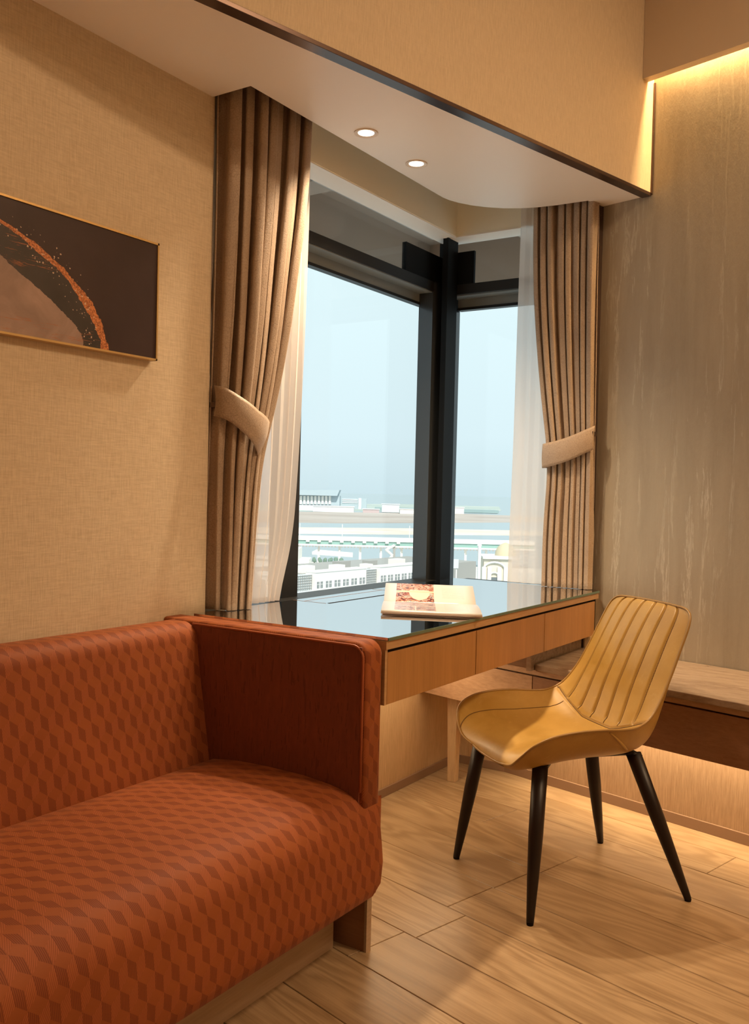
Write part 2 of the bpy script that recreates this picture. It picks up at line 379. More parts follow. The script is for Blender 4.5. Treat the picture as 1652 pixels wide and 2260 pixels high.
# skirtings
struct(MB().box(-1.76, -1.752, 1.85, 3.34, 0, 0.032).build('baseboard_left', M_skirt, bevel=0.001))
struct(MB().box(-1.752, -1.53, 3.337, 3.345, 0, 0.032).build('baseboard_window', M_skirt, bevel=0.001))
struct(MB().box(-2.29, 2.2, 2.872, 2.88, 0, 0.036, F2).build('baseboard_right', M_skirt, bevel=0.001))

# ------------------------------------------------------------ windows
w = struct(thing('window_1', None, None, (-1.95, 2.7, 0.75)))
MB().box(-1.985, -1.92, 2.12, 3.35, 1.943, 1.984).build('header_rail', M_frame, w)
MB().box(-2.01, -1.985, 2.12, 3.35, 1.904, 1.943).build('header_bead', M_headgrey, w)
MB().box(-2.012, -1.983, 2.12, 3.385, 1.893, 1.904).build('gasket', M_frame, w)
MB().box(-2.0, -1.925, 2.12, 3.35, 1.939, 1.943).build('header_soffit', M_headgrey, w)
MB().box(-1.985, -1.92, 3.346, 3.43, 0.70, 1.984).build('mullion', M_framegrey, w)
MB().box(-2.01, -1.985, 3.385, 3.43, 0.70, 1.984).build('mullion_bead', M_framegrey, w)
MB().box(-1.99, -1.93, 2.40, 2.485, 0.70, 1.945).build('mullion', M_frame, w)
MB().box(-2.003, -1.997, 2.12, 3.40, 0.68, 1.95).build('pane', M_glass, w)
MB().box(-1.938, -1.932, 2.12, 3.36, 1.984, 2.163).build('transom_pane', M_glass, w)
MB().box(-1.99, -1.83, 1.95, 3.36, 0.722, 0.738).build('sill', M_frame, w)
w = struct(thing('window_2', None, None, (-1.5, 3.5, 0.75)))
MB().box(-1.90, -1.15, 3.447, 3.53, 1.943, 1.984).build('header_rail', M_frame, w)
MB().box(-1.90, -1.15, 3.53, 3.56, 1.904, 1.943).build('header_bead', M_headgrey, w)
MB().box(-1.90, -1.15, 3.528, 3.562, 1.893, 1.904).build('gasket', M_frame, w)
MB().box(-1.90, -1.15, 3.46, 3.53, 1.939, 1.943).build('header_soffit', M_headgrey, w)
MB().box(-1.96, -1.905, 3.46, 3.56, 0.70, 1.984).build('mullion', M_framegrey, w)
MB().box(-1.96, -1.15, 3.548, 3.554, 0.68, 1.95).build('pane', M_glass, w)
MB().box(-1.86, -1.15, 3.458, 3.464, 1.984, 2.163).build('transom_pane', M_glass, w)
MB().box(-1.83, -1.2, 3.36, 3.55, 0.722, 0.738).build('sill', M_frame, w)
w = struct(thing('trim_5', None, None, (-1.87, 3.4, 0.75)))
MB().box(-1.885, -1.86, 3.36, 3.445, 0.70, 2.163).box(-1.94, -1.885, 3.43, 3.46, 0.7, 2.163).build('corner_post', M_post, w)
MB().box(-1.866, -1.858, 3.356, 3.372, 0.72, 2.163).build('post_ridge', M_post, w)
MB().box(-1.945, -1.926, 3.135, 3.46, 1.984, 2.10).build('corner_plate', M_post, w)
MB().box(-1.90, -1.785, 3.448, 3.462, 1.984, 2.12).build('corner_plate', M_post, w)
# outside canopy above the glass
cn = thing('window_canopy', 'grey ribbed concrete canopy overhanging outside above the black window header', 'canopy', (-2.4, 3.2, 2.3))
M_conc = plain('canopy_render', (0.40, 0.30, 0.23), 0.8)
MB().box(-2.62, -2.06, 1.2, 4.52, 2.50, 2.60).box(-2.06, -0.6, 3.61, 4.52, 2.50, 2.60).build('slab', M_conc, cn)
for yy in (1.6, 2.3, 3.0): MB().box(-2.62, -2.06, yy, yy + 0.14, 2.36, 2.50).build('beam', M_conc, cn)
for xx in (-1.9, -1.3): MB().box(xx, xx + 0.14, 3.61, 4.52, 2.36, 2.50).build('beam', M_conc, cn)
MB().box(-2.70, -2.62, 1.2, 4.60, 2.245, 2.60).build('edge_beam', M_conc, cn)
MB().box(-2.62, -0.6, 4.52, 4.60, 2.245, 2.60).build('edge_beam', M_conc, cn)

# ------------------------------------------------------------ recessed downlights
def downlight(x, y, z, en, label, seen=True):
    t = thing('downlight', label, 'ceiling light', (x, y, z), 0, 'round recessed downlights in the soffit')
    MB().lathe([(0.0235, 0.0), (0.037, 0.0), (0.037, -0.003), (0.034, -0.004), (0.026, -0.002), (0.0235, 0.0)], 40, (x, y, z)).build('trim_ring', M_ring, t, smooth=False)
    MB().lathe([(0.0001, -0.0012), (0.0245, -0.0012), (0.0245, 0.0), (0.0001, 0.0)], 40, (x, y, z)).build('lens', M_lens, t)
    light('downlight_lamp', 'SPOT', (x, y, z - 0.012), en, (1, 0.76, 0.50), (0, 0, 0), spot_size=math.radians(118), spot_blend=1.0, shadow_soft_size=0.03)
M_ring = plain('white_lamp_ring', (0.75, 0.62, 0.50), 0.4); M_lens = emit('lamp_lens', (1, 0.93, 0.80), 6)
downlight(-1.597, 2.348, 2.20, 88, 'round recessed downlight nearer the sofa and the tall left curtain')
downlight(-1.597, 2.650, 2.20, 88, 'round recessed downlight farther along, nearer the window corner')

# ------------------------------------------------------------ curtains
def interp(tab, z):
    tab = sorted(tab)
    if z <= tab[0][0]: return tab[0][1]
    for (a, b), (c, d_) in zip(tab, tab[1:]):
        if z <= c:
            t = (z - a) / (c - a); return b + (d_ - b) * t
    return tab[-1][1]
def smooth_tab(tab, z, h=0.09): return sum(interp(tab, z + k * h) for k in (-1, -0.5, 0, 0.5, 1)) / 5
def drape(z0, z1, e0, e1, depth, folds, amp, seed, along='y', base=0.0, NU=260, NV=70, sharp=0.5, warp=1.0):
    rr = random.Random(seed); ph = [rr.uniform(-0.5, 0.5) for _ in range(6)]
    pts = []; uv = []
    for j in range(NV):
        z = z0 + (z1 - z0) * j / (NV - 1)
        a, b = smooth_tab(e0, z), smooth_tab(e1, z)
        am = interp(amp, z)
        for i in range(NU):
            s = i / (NU - 1)
            th = s ** warp + 0.018 * math.sin(9 * s + ph[0] * 3) + 0.010 * math.sin(23 * s + ph[1] * 4) + 0.006 * math.sin(5 * s + z * 2.2)
            w_ = math.sin(2 * math.pi * folds * th + 0.25 * math.sin(3 * z + ph[2] * 5))
            q = math.copysign(abs(w_) ** sharp, w_) if sharp == 1.0 else (1 if along == 'y' else -1) * (2 * abs(math.sin(math.pi * folds * th + 0.12 * math.sin(3 * z + ph[2] * 5))) ** sharp - 1)
            k = 0.72 + 0.28 * math.sin(7.3 * s + ph[3] * 6) + 0.2 * math.sin(31 * s + 2.0 * z)
            off = am * q * k
            lat = a + (b - a) * s + 0.22 * am * math.sin(4 * math.pi * folds * th)
            dep = depth + off
            dep += base * max(0, 1 - s / 0.34)
            pts.append((dep, lat, z) if along == 'y' else (lat, dep, z)); uv.append((s * 2, z))
    return pts, uv, NU, NV
def curtain(name, label, cat, folds, z0, z1, e0, e1, depth, amp, seed, along, mat, part, thick=0.003, sharp=0.5, group=None, base=0.0, warp=1.0):
    p, uv, nu, nv = drape(z0, z1, e0, e1, depth, folds, amp, seed, along, base=base, warp=warp, sharp=sharp)
    t = thing(name, label, cat, p[nu // 2], 0, group)
    MB().quad_grid(p, nu, nv, uv).build(part, mat, t, smooth=True, thick=thick)
    return t
eL0 = [(0.757, 1.937), (1.25, 1.937), (2.5, 1.937)]
eL1 = [(0.757, 2.032), (0.94, 2.050), (1.073, 2.062), (1.20, 2.082), (1.29, 2.112), (1.386, 2.142), (1.553, 2.175), (1.766, 2.212), (1.982, 2.25), (2.193, 2.262), (2.5, 2.27)]
tL = curtain('velvet_curtain', 'brown velvet curtain tied back, left of the window beside the picture wall', 'curtain', 8, 0.7545, 2.52, eL0, eL1, -1.768,
        [(0.75, 0.026), (1.2, 0.020), (1.6, 0.032), (2.5, 0.034)], 3, 'y', M_curtain, 'drape', base=-0.058, warp=1.12)
eR0 = [(0.757, -1.389), (0.92, -1.392), (1.09, -1.386), (1.23, -1.378), (1.31, -1.39), (1.53, -1.422), (1.79, -1.452), (1.97, -1.464), (2.2, -1.468), (2.5, -1.47)]
eR1 = [(0.757, -1.196), (1.2, -1.20), (2.5, -1.212)]
tR = curtain('velvet_curtain', 'brown velvet curtain tied back, right of the window beside the streaked wall', 'curtain', 8, 0.7545, 2.52, eR0, eR1, 3.326,
        [(0.75, 0.018), (1.2, 0.013), (1.6, 0.020), (2.5, 0.022)], 11, 'x', M_curtain, 'drape')
def band(path, h, mat, parent, name):
    pts = []; n = len(path); K = 9
    for j in range(K):
        t = j / (K - 1)
        for (x, y, zt, zb, nx, ny, *yb) in path:
            bul = 0.006 * math.sin(math.pi * t); yy = y if not yb else yb[0] + (y - yb[0]) * t
            pts.append((x + nx * bul, yy + ny * bul, zb + (zt - zb) * t))
    return MB().quad_grid(pts, n, K).build(name, mat, parent, smooth=True, thick=0.006)
path = []
for i in range(33):
    s = i / 32
    y = 1.932 + s * 0.190; bulge = math.sin(math.pi * min(1, s * 0.92)) ** 0.5 if s > 0 else 0
    x = -1.812 + 0.082 * bulge
    path.append((x, y, interp([(0, 1.392), (0.2, 1.362), (0.5, 1.325), (1, 1.290)], s), interp([(0, 1.305), (0.3, 1.262), (0.6, 1.228), (1, 1.190)], s), 1, 0.2, 1.932 + s * 0.135))
path += [(-1.775, 2.130, 1.288, 1.186, 0.5, 1, 2.075), (-1.80, 2.120, 1.287, 1.186, 0, 1, 2.070)]
tb = thing('curtain_tieback', 'folded velvet tieback strap around the left curtain, slanting down to the right', 'tieback', (-1.76, 2.0, 1.28))
band(path, 0.09, M_curtain, tb, 'strap')
MB().box(-1.83, -1.80, 1.932, 1.942, 1.33, 1.345).build('hook', M_bronze, tb)
path = []
for i in range(33):
    s = i / 32
    x = -1.394 + s * 0.200; bulge = math.sin(math.pi * min(1, 0.06 + s * 0.90)) ** 0.5
    y = 3.325 - 0.040 * bulge
    zt = 1.300 + 0.066 * s - 0.012 * math.sin(math.pi * s); zb = zt - 0.092 + 0.006 * s
    path.append((x + 0.02 * (1 - s) * 0, y, zt, zb, 0, -1))
path = [(-1.380, 3.345, 1.300, 1.210, -1, 0)] + path
tb = thing('curtain_tieback', 'velvet tieback strap around the right curtain, rising towards the streaked wall', 'tieback', (-1.3, 3.3, 1.28))
band(path, 0.09, M_curtain, tb, 'strap')
MB().box(-1.205, -1.195, 3.30, 3.34, 1.33, 1.345).build('hook', M_bronze, tb)
curtain('sheer_curtain', 'translucent sheer curtain hanging behind the left velvet curtain', 'curtain', 7, 0.7545, 2.52,
        [(0.7, 2.05), (2.5, 2.08)], [(0.757, 2.225), (0.83, 2.262), (0.934, 2.296), (1.075, 2.312), (1.3, 2.328), (1.6, 2.342), (2.0, 2.352), (2.5, 2.352)], -1.816,
        [(0.75, 0.012), (2.5, 0.009)], 21, 'y', M_sheer, 'voile', thick=0, sharp=1.0)
curtain('sheer_curtain', 'translucent white sheer curtain hanging behind the right velvet curtain', 'curtain', 8, 0.7545, 2.52,
        [(0.7, -1.560), (1.3, -1.549), (1.8, -1.545), (2.2, -1.540), (2.5, -1.54)], [(0.7, -1.23), (2.5, -1.23)], 3.366,
        [(0.75, 0.006), (2.5, 0.005)], 27, 'x', M_sheer, 'voile', thick=0, sharp=1.0)

# ------------------------------------------------------------ desk
desk = thing('writing_desk', 'honey wood desk with a glass top and three drawers beside the corner window', 'desk', (-1.48, 2.6, 0))
plan = [(-1.80, 1.850), (-1.165, 1.850), (-1.165, 3.325), (-1.20, 3.368), (-1.80, 3.368)]
M_desktop = wood('desk_top_wood', (0.10, 0.075, 0.048), (0.18, 0.14, 0.095), 'y', rough=0.4)
MB().prism(plan, 0.724, 0.7445).build('desk_top', M_deskband, desk)
def deskglass():
    a = NM('desk_glass_sheet', 0.0, 0.5); t = a.t
    a.b.inputs['Base Color'].default_value = (0.12, 0.105, 0.075, 1)
    co = a.coord('Object', (1, 0.05, 1)); n1 = a.noise(co, 110, 5, 0.7); a.col(a.ramp(n1, (0.35, (0.10, 0.085, 0.06)), (0.66, (0.20, 0.17, 0.12))))
    a.b.inputs['Roughness'].default_value = 0.015; a.b.inputs['IOR'].default_value = 1.9
    return a.m
MB().prism([(-1.798, 1.853), (-1.163, 1.853), (-1.163, 3.322), (-1.20, 3.366), (-1.798, 3.366)], 0.7450, 0.7465).build('wood_underlay', deskglass(), desk)
M_gedge = plain('green_glass_edge', (0.10, 0.16, 0.12), 0.1, 0.6)
MB().box(-1.1635, -1.1605, 1.853, 3.322, 0.7455, 0.753).build('glass_edge', M_gedge, desk)
gt = glass('desk_glass', 0.78, (0.96, 0.99, 0.97), 1.1)
MB().prism([(-1.798, 1.853), (-1.1635, 1.853), (-1.1635, 3.322), (-1.20, 3.366), (-1.798, 3.366)], 0.7466, 0.753).build('glass_top', gt, desk)
MB().box(-1.80, -1.185, 1.86, 3.32, 0.60, 0.7235).build('carcass', M_dark, desk)
MB().prism([(-1.756, 1.856), (-1.188, 1.856), (-1.188, 3.335), (-1.756, 3.335)], 0.590, 0.600).build('underside_panel', M_drawer, desk)
for (y0, y1) in ((1.862, 2.329), (2.333, 2.822), (2.826, 3.296)):
    MB().box(-1.186, -1.168, y0, y1, 0.590, 0.7155).build('drawer', M_drawer, desk, bevel=0.001)
MB().box(-1.186, -1.168, 1.850, 1.8605, 0.590, 0.724).build('end_panel', M_deskband, desk)
MB().box(-1.186, -1.172, 1.8605, 3.30, 0.7155, 0.724).build('drawer_reveal', M_dark, desk)
MB().box(-1.190, -1.175, 3.297, 3.322, 0.590, 0.724).build('drawer_reveal', M_dark, desk)
MB().box(-1.668, -1.660, 2.300, 2.740, 0.7532, 0.7536).build('cable_slot', M_dark, desk)
MB().box(-1.798, -1.668, 2.292, 2.294, 0.7531, 0.7535).box(-1.798, -1.668, 2.75, 2.752, 0.7531, 0.7535).box(-1.756, -1.754, 2.294, 2.75, 0.7531, 0.7535).build('cable_flap_joint', M_skirt, desk)
ul = light('under_desk_light', 'AREA', (-1.60, 2.45, 0.583), 5.0, (1, 0.74, 0.44), (0, math.radians(-12), 0), shape='RECTANGLE', size=0.06, size_y=1.3)

# ------------------------------------------------------------ bench with drawers along the right wall
bench = thing('wall_bench', 'low built-in oak bench with a travertine top along the streaked wall', 'bench', w2(-0.8, 2.75, 0), -G)
def Y(v, x): return (v - x * math.sin(G)) / math.cos(G)
def P2(u, v): q = w2(u, v); return (q.x, q.y)
def Ux(v, x): return (x - v * math.sin(G)) / math.cos(G)
xl = -1.757
MB().prism([(xl, Y(2.545, xl)), P2(2.1, 2.545), P2(2.1, 2.872), (xl + 0.3, Y(2.872, xl + 0.3)), (xl, 3.335)], 0.372, 0.487).build('carcass', M_bench, bench)
MB().prism([(xl, Y(2.520, xl)), P2(2.1, 2.520), P2(2.1, 2.995), P2(-1.96, 2.995), (-1.50, 3.34), (xl, 3.34)], 0.494, 0.512).build('counter', M_bench, bench)
MB().prism([(xl, Y(2.545, xl)), P2(2.1, 2.545), P2(2.1, 2.86), (xl + 0.3, Y(2.86, xl + 0.3)), (xl, 3.33)], 0.487, 0.494).build('shadow_gap', M_dark, bench)
s0 = Ux(2.525, -1.225)
us = [Ux(2.53, xl), s0 - 0.02, s0 + 1.15, 2.1]
for a_, b_, mt in ((us[0], us[1], M_bench), (us[1] + 0.003, us[2], M_walnut), (us[2] + 0.003, us[3], M_walnut)):
    p0, p1 = w2(a_, 2.527), w2(b_, 2.527)
    MB().box(a_, b_, 2.527, 2.545, 0.343, 0.487, F2).build('drawer', mt, bench, bevel=0.001)
sp0 = (-1.225, Y(2.508, -1.225))
MB().prism([sp0, P2(2.1, 2.508), P2(2.1, 2.996), P2(-1.93, 2.996), (-1.225, 3.33)], 0.5122, 0.533).build('stone_top', M_stone, bench, bevel=0.002)
MB().prism([(-1.245, 2.86), (-1.228, 2.86), (-1.228, 3.33), (-1.245, 3.33)], 0.5125, 0.589).build('stone_upstand', M_stone, bench)
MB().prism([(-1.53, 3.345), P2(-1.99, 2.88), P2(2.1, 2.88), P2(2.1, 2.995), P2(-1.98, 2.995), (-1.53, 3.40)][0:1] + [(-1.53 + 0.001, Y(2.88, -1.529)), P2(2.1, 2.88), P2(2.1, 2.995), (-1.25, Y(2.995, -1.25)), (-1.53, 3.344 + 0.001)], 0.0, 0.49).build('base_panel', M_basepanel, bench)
def tapleg(x, y, z, a, b, rot):
    m_ = MB(); M = Matrix.Translation((x, y, 0)) @ Matrix.Rotation(rot, 4, 'Z')
    v = [M @ Vector((sx * a, sy * a, z)) for sx, sy in ((-1, -1), (1, -1), (1, 1), (-1, 1))]; u = [M @ Vector((sx * b, sy * b, 0)) for sx, sy in ((-1, -1), (1, -1), (1, 1), (-1, 1))]
    m_.v = [tuple(q) for q in u + v]; m_.f = [(0, 3, 2, 1), (4, 5, 6, 7), (0, 1, 5, 4), (1, 2, 6, 5), (2, 3, 7, 6), (3, 0, 4, 7)]; return m_
tapleg(-1.645, 3.113, 0.372, 0.022, 0.0155, 0).build('leg', M_oakpanel, bench, bevel=0.0015)
MB().box(-2.2, 2.0, 2.56, 2.575, 0.352, 0.371, F2).build('light_strip', emit('bench_glow', (1, 0.74, 0.40), 0.5), bench)
light('bench_light', 'AREA', w2(-0.05, 2.82, 0.366), 17, (1, 0.74, 0.44), (math.radians(0), 0, -G), shape='RECTANGLE', size=4.2, size_y=0.03, spread=math.radians(115))

# ------------------------------------------------------------ sofa
sofa = thing('sofa', 'orange sofa with a cube weave pattern against the picture wall', 'sofa', (-1.5, 1.0, 0))
def sweep_profile(prof, y0, y1, ny, name, mat, parent, crown=0.0, uvflip=False, u0=0.0):
    """profile list of (x, z); swept along y with UVs by arc length"""
    L = [0]
    for (a, b), (c, d_) in zip(prof, prof[1:]): L.append(L[-1] + math.hypot(c - a, d_ - b))
    pts = []; uv = []
    for j, (px, pz) in enumerate(prof):
        for i in range(ny):
            y = y0 + (y1 - y0) * i / (ny - 1)
            pts.append((px, y, pz)); uv.append((y + u0, -L[j]))
    mb = MB().quad_grid(pts, ny, len(prof), uv)
    return mb
def arc(cx, cz, r_, a0, a1, n=8):
    return [(cx + r_ * math.cos(math.radians(a0 + (a1 - a0) * i / n)), cz + r_ * math.sin(math.radians(a0 + (a1 - a0) * i / n))) for i in range(n + 1)]
def endcap(mb, prof, y, u):
    b = len(mb.v)
    for (px, pz) in prof: mb.v.append((px, y, pz)); mb.uv.append((px + u, pz))
    mb.f.append(tuple(range(b, b + len(prof))))
YS0, YS1 = -0.6, 1.768
back = [(-1.828, 0.20), (-1.828, 0.70)] + arc(-1.79, 0.708, 0.038, 180, 90, 6)[1:] + [(-1.762, 0.746)] + arc(-1.752, 0.696, 0.050, 90, 10, 9)[1:] + [(-1.690, 0.62), (-1.672, 0.52), (-1.655, 0.42), (-1.645, 0.36), (-1.645, 0.20)]
mb = sweep_profile(back, YS0, YS1, 60, '', None, None); endcap(mb, back, YS0, 0); endcap(mb, back, YS1, 0)
mb.build('backrest', M_sofa, sofa, smooth=True)
seatp = [(-1.66, 0.16), (-1.66, 0.385), (-1.635, 0.398), (-1.56, 0.408), (-1.45, 0.412), (-1.34, 0.411), (-1.26, 0.404)] + arc(-1.245, 0.304, 0.096, 88, 8, 12)[1:] + [(-1.143, 0.27), (-1.140, 0.22), (-1.142, 0.18), (-1.148, 0.157), (-1.16, 0.148), (-1.40, 0.148)]
L = [0]
for (a_, b_), (c_, d_) in zip(seatp, seatp[1:]): L.append(L[-1] + math.hypot(c_ - a_, d_ - b_))
pts = []; uv = []; ny = 90
# the seat wraps over the foot of the arm: full width to the end of the arm, end corner rounded at the bottom
for j, (px, pz) in enumerate(seatp):
    yend = 1.766
    if px > -1.186: yend = 1.848 if pz > 0.24 else 1.848 - 0.07 * min(1, ((0.24 - pz) / 0.092)) ** 1.8
    elif j > 6 and px > -1.25 and pz > 0.3: yend = 1.766
    if pz < 0.16 and px < -1.15: yend = 1.70
    for i in range(ny):
        s = i / (ny - 1); y = YS0 + (yend - YS0) * s; x = px; z = pz
        if px > -1.186 and y > 1.79:   # roll off against the arm end
            t = (y - 1.79) / 0.058; x = px - (px + 1.168) * (1 - math.sqrt(max(0, 1 - min(1, t) ** 2.5)))
        pts.append((x, y, z)); uv.append((y, -L[j]))
MB().quad_grid(pts, ny, len(seatp), uv).build('seat_cushion', M_sofa, sofa, smooth=True)
# arm: rounded slab
def arm():
    y0, y1 = 1.770, 1.842; x0, x1 = -1.828, -1.168; z0, z1 = 0.145, 0.750; rr = 0.026
    mb = MB(); n = 8
    # outline in x-z plane with a rounded top-front corner, swept across y with rounded edges
    def outline(ins):
        o = [(x0, z0)] + [(x1 - ins, z0)]
        R = 0.034
        o += [(x1 - ins - R + R * math.cos(a), z1 - ins - R + R * math.sin(a)) for a in [math.pi / 2 * k / 8 for k in range(9)]]
        o += [(x0, z1 - ins)]
        return o
    secs = []
    for (yy, ins) in ((y0, 0.009), (y0 + 0.001, 0.005), (y0 + 0.004, 0.0015), (y0 + 0.010, 0.0), (y0 + 0.02, 0.0), (y1 - 0.02, 0.0), (y1 - 0.010, 0.0), (y1 - 0.004, 0.0025), (y1 - 0.001, 0.007), (y1, 0.012)):
        secs.append([(px, yy, pz) for px, pz in outline(ins)])
    N = len(secs[0]); Lp = [0]
    o0 = outline(0)
    for (a, b), (c, d_) in zip(o0, o0[1:]): Lp.append(Lp[-1] + math.hypot(c - a, d_ - b))
    pts = [p for s_ in secs for p in s_]; uv = [(s_[k][1] + 0.3, Lp[k]) for s_ in secs for k in range(N)]
    mb.quad_grid(pts, N, len(secs), uv)
    for s_, yy in ((secs[0], 0), (secs[-1], 0)):
        b = len(mb.v); mb.v += s_; mb.uv += [(p[0], p[2]) for p in s_]; mb.f.append(tuple(range(b, b + N)))
    return mb
arm().build('armrest', M_sofa, sofa, smooth=True)
def rib():
    a = NM('shaded_dash_upholstery', 0.55, 0.3)  # dashed weave, darkened in colour for the arm's shaded inner face
    m1 = a.n('ShaderNodeMapping', i_Vector=a.coord('Object')); m1.inputs['Scale'].default_value = (1, 1, 0.09)
    n1 = a.noise(m1.outputs[0], 230, 2); m2 = a.n('ShaderNodeMapping', i_Vector=a.coord('Object')); m2.inputs['Scale'].default_value = (1, 1, 0.35); n2 = a.noise(m2.outputs[0], 60, 2)
    d_ = a.math('MULTIPLY', a.math('LESS_THAN', n1, 0.43), a.math('GREATER_THAN', n2, 0.52))
    a.col(a.mix(a.math('MULTIPLY', d_, 0.42), a.ramp(n2, (0.3, (0.19, 0.055, 0.030)), (0.7, (0.23, 0.066, 0.034))), (0.08, 0.024, 0.016))); a.bump(n1, 0.3, 0.001); return a.m
MB().box(-1.80, -1.1795, 1.7675, 1.775, 0.30, 0.7385).build('arm_inner_panel', rib(), sofa, bevel=0.002)
M_pipe = plain('sofa_piping', (0.34, 0.085, 0.028), 0.5)
pp = [(-1.72, 1.769, 0.741), (-1.5, 1.769, 0.741), (-1.24, 1.769, 0.741)] + [(-1.168 - 0.009 - 0.03 + 0.03 * math.cos(a), 1.769, 0.741 - 0.03 + 0.03 * math.sin(a)) for a in [math.pi / 2 * (1 - k / 8) for k in range(9)]] + [(-1.177, 1.769, 0.60), (-1.177, 1.769, 0.40)]
MB().tube(pp, 0.0032, 8).build('piping', M_pipe, sofa, smooth=True)
MB().box(-1.60, -1.262, YS0 + 0.03, 1.795, 0.0, 0.147).build('plinth', M_sofawood, sofa)
MB().box(-1.60, -1.190, 1.822, 1.838, 0.0, 0.150).build('end_panel', M_walnut, sofa)
MB().box(-1.190, -1.183, 1.820, 1.840, 0.0, 0.150).build('end_panel_edge', M_sofawood, sofa)

# ------------------------------------------------------------ picture
pic = thing('framed_painting', 'wide abstract painting in a slim gold frame on the left wall', 'picture', (-1.815, 1.2, 1.58))
py0, py1, pz0, pz1 = 0.60, 1.705, 1.430, 1.735
fb = MB()
for (a_, b_, c_, d_) in ((py0, py1, pz0, pz0 + 0.005), (py0, py1, pz1 - 0.005, pz1), (py0, py0 + 0.005, pz0, pz1), (py1 - 0.005, py1, pz0, pz1)): fb.box(-1.829, -1.803, a_, b_, c_, d_)
fb.build('frame', M_gold, pic)
def painting():
    a = NM('abstract_paint', 0.45, 0.4)
    tc = a.n('ShaderNodeTexCoord'); sp = a.n('ShaderNodeSeparateXYZ', i_0=tc.outputs['Object'])
    Yc, Zc = sp.outputs['Y'], sp.outputs['Z']
    def curve(pts):
        fc = a.n('ShaderNodeFloatCurve'); t = a.math('DIVIDE', a.math('SUBTRACT', Zc, 1.42), 0.33)
        a.t.links.new(t, fc.inputs['Value']); cv = fc.mapping.curves[0]
        P = sorted([((z - 1.42) / 0.33, (y - 1.0) / 0.7) for y, z in pts])
        cv.points[0].location = P[0]; cv.points[1].location = P[-1]
        for q in P[1:-1]: cv.points.new(*q)
        fc.mapping.update()
        return a.math('ADD', a.math('MULTIPLY', fc.outputs[0], 0.7), 1.0)
    c1 = curve([(1.03, 1.735), (1.238, 1.675), (1.284, 1.661), (1.332, 1.639), (1.375, 1.618), (1.42, 1.591), (1.46, 1.556), (1.495, 1.519), (1.524, 1.469), (1.535, 1.43)])
    c2 = curve([(1.03, 1.67), (1.24, 1.603), (1.268, 1.584), (1.309, 1.563), (1.358, 1.537), (1.409, 1.504), (1.442, 1.483), (1.465, 1.454), (1.470, 1.43)])
    co = tc.outputs['Object']; nb = a.noise(co, 60, 5, 0.7); nf = a.noise(co, 220, 4, 0.7); nl = a.noise(co, 7, 3)
    jit = a.math('MULTIPLY', a.math('SUBTRACT', nb, 0.5), 0.02)
    d1 = a.math('ADD', a.math('SUBTRACT', Yc, c1), jit); d2 = a.math('ADD', a.math('SUBTRACT', Yc, c2), jit)
    dark = a.ramp(nl, (0.3, (0.030, 0.012, 0.012)), (0.7, (0.045, 0.022, 0.022)))
    blue = a.ramp(nl, (0.3, (0.035, 0.028, 0.026)), (0.7, (0.065, 0.052, 0.048)))
    pink = a.ramp(a.noise(co, 10, 5, 0.6, 1.0), (0.3, (0.27, 0.185, 0.155)), (0.7, (0.42, 0.29, 0.245)))
    col = a.mix(a.math('LESS_THAN', d1, 0.004), dark, blue)
    col = a.mix(a.math('LESS_THAN', d2, 0.0), col, pink)
    # brush streaks dragged along the canvas
    m1 = a.n('ShaderNodeMapping', i_Vector=co); m1.inputs['Scale'].default_value = (1, 3, 60); m1.inputs['Rotation'].default_value = (0.12, 0, 0)
    st = a.noise(m1.outputs[0], 4, 4, 0.8)
    zone = a.math('MULTIPLY', a.math('LESS_THAN', Zc, 1.475), a.math('LESS_THAN', d1, 0.0))
    zone2 = a.math('MULTIPLY', a.math('GREATER_THAN', Zc, 1.585), a.math('MULTIPLY', a.math('LESS_THAN', d1, 0.0), a.math('GREATER_THAN', d2, 0.0)))
    sm = a.math('MULTIPLY', a.math('GREATER_THAN', st, 0.60), a.math('MAXIMUM', zone, zone2))
    col = a.mix(a.math('MULTIPLY', sm, 0.7), col, (0.42, 0.14, 0.05))
    cop = a.ramp(nf, (0.35, (0.20, 0.05, 0.015)), (0.6, (0.70, 0.26, 0.09)))
    onarc = a.math('LESS_THAN', a.math('ABSOLUTE', a.math('ADD', a.math('SUBTRACT', Yc, c1), jit)), a.math('ADD', -0.008, a.math('MULTIPLY', a.noise(co, 14, 4, 0.7), 0.042)))
    col = a.mix(onarc, col, cop)
    v = a.n('ShaderNodeTexVoronoi', i_Vector=co, i_Scale=150.0); dots = a.math('LESS_THAN', v.outputs['Distance'], a.math('MULTIPLY', a.math('SUBTRACT', nb, 0.36), 1.7))
    near = a.math('MULTIPLY', a.math('GREATER_THAN', d1, -0.06), a.math('LESS_THAN', d1, a.math('MULTIPLY', a.math('SUBTRACT', Zc, 1.50), 0.55)))
    pick = a.math('GREATER_THAN', a.n('ShaderNodeSeparateColor', i_0=v.outputs['Color']).outputs[0], 0.5)
    col = a.mix(a.math('MULTIPLY', a.math('MULTIPLY', dots, near), pick), col, (0.62, 0.45, 0.32))
    a.col(col); return a.m
MB().box(-1.829, -1.806, py0 + 0.005, py1 - 0.005, pz0 + 0.005, pz1 - 0.005).build('canvas', painting(), pic)

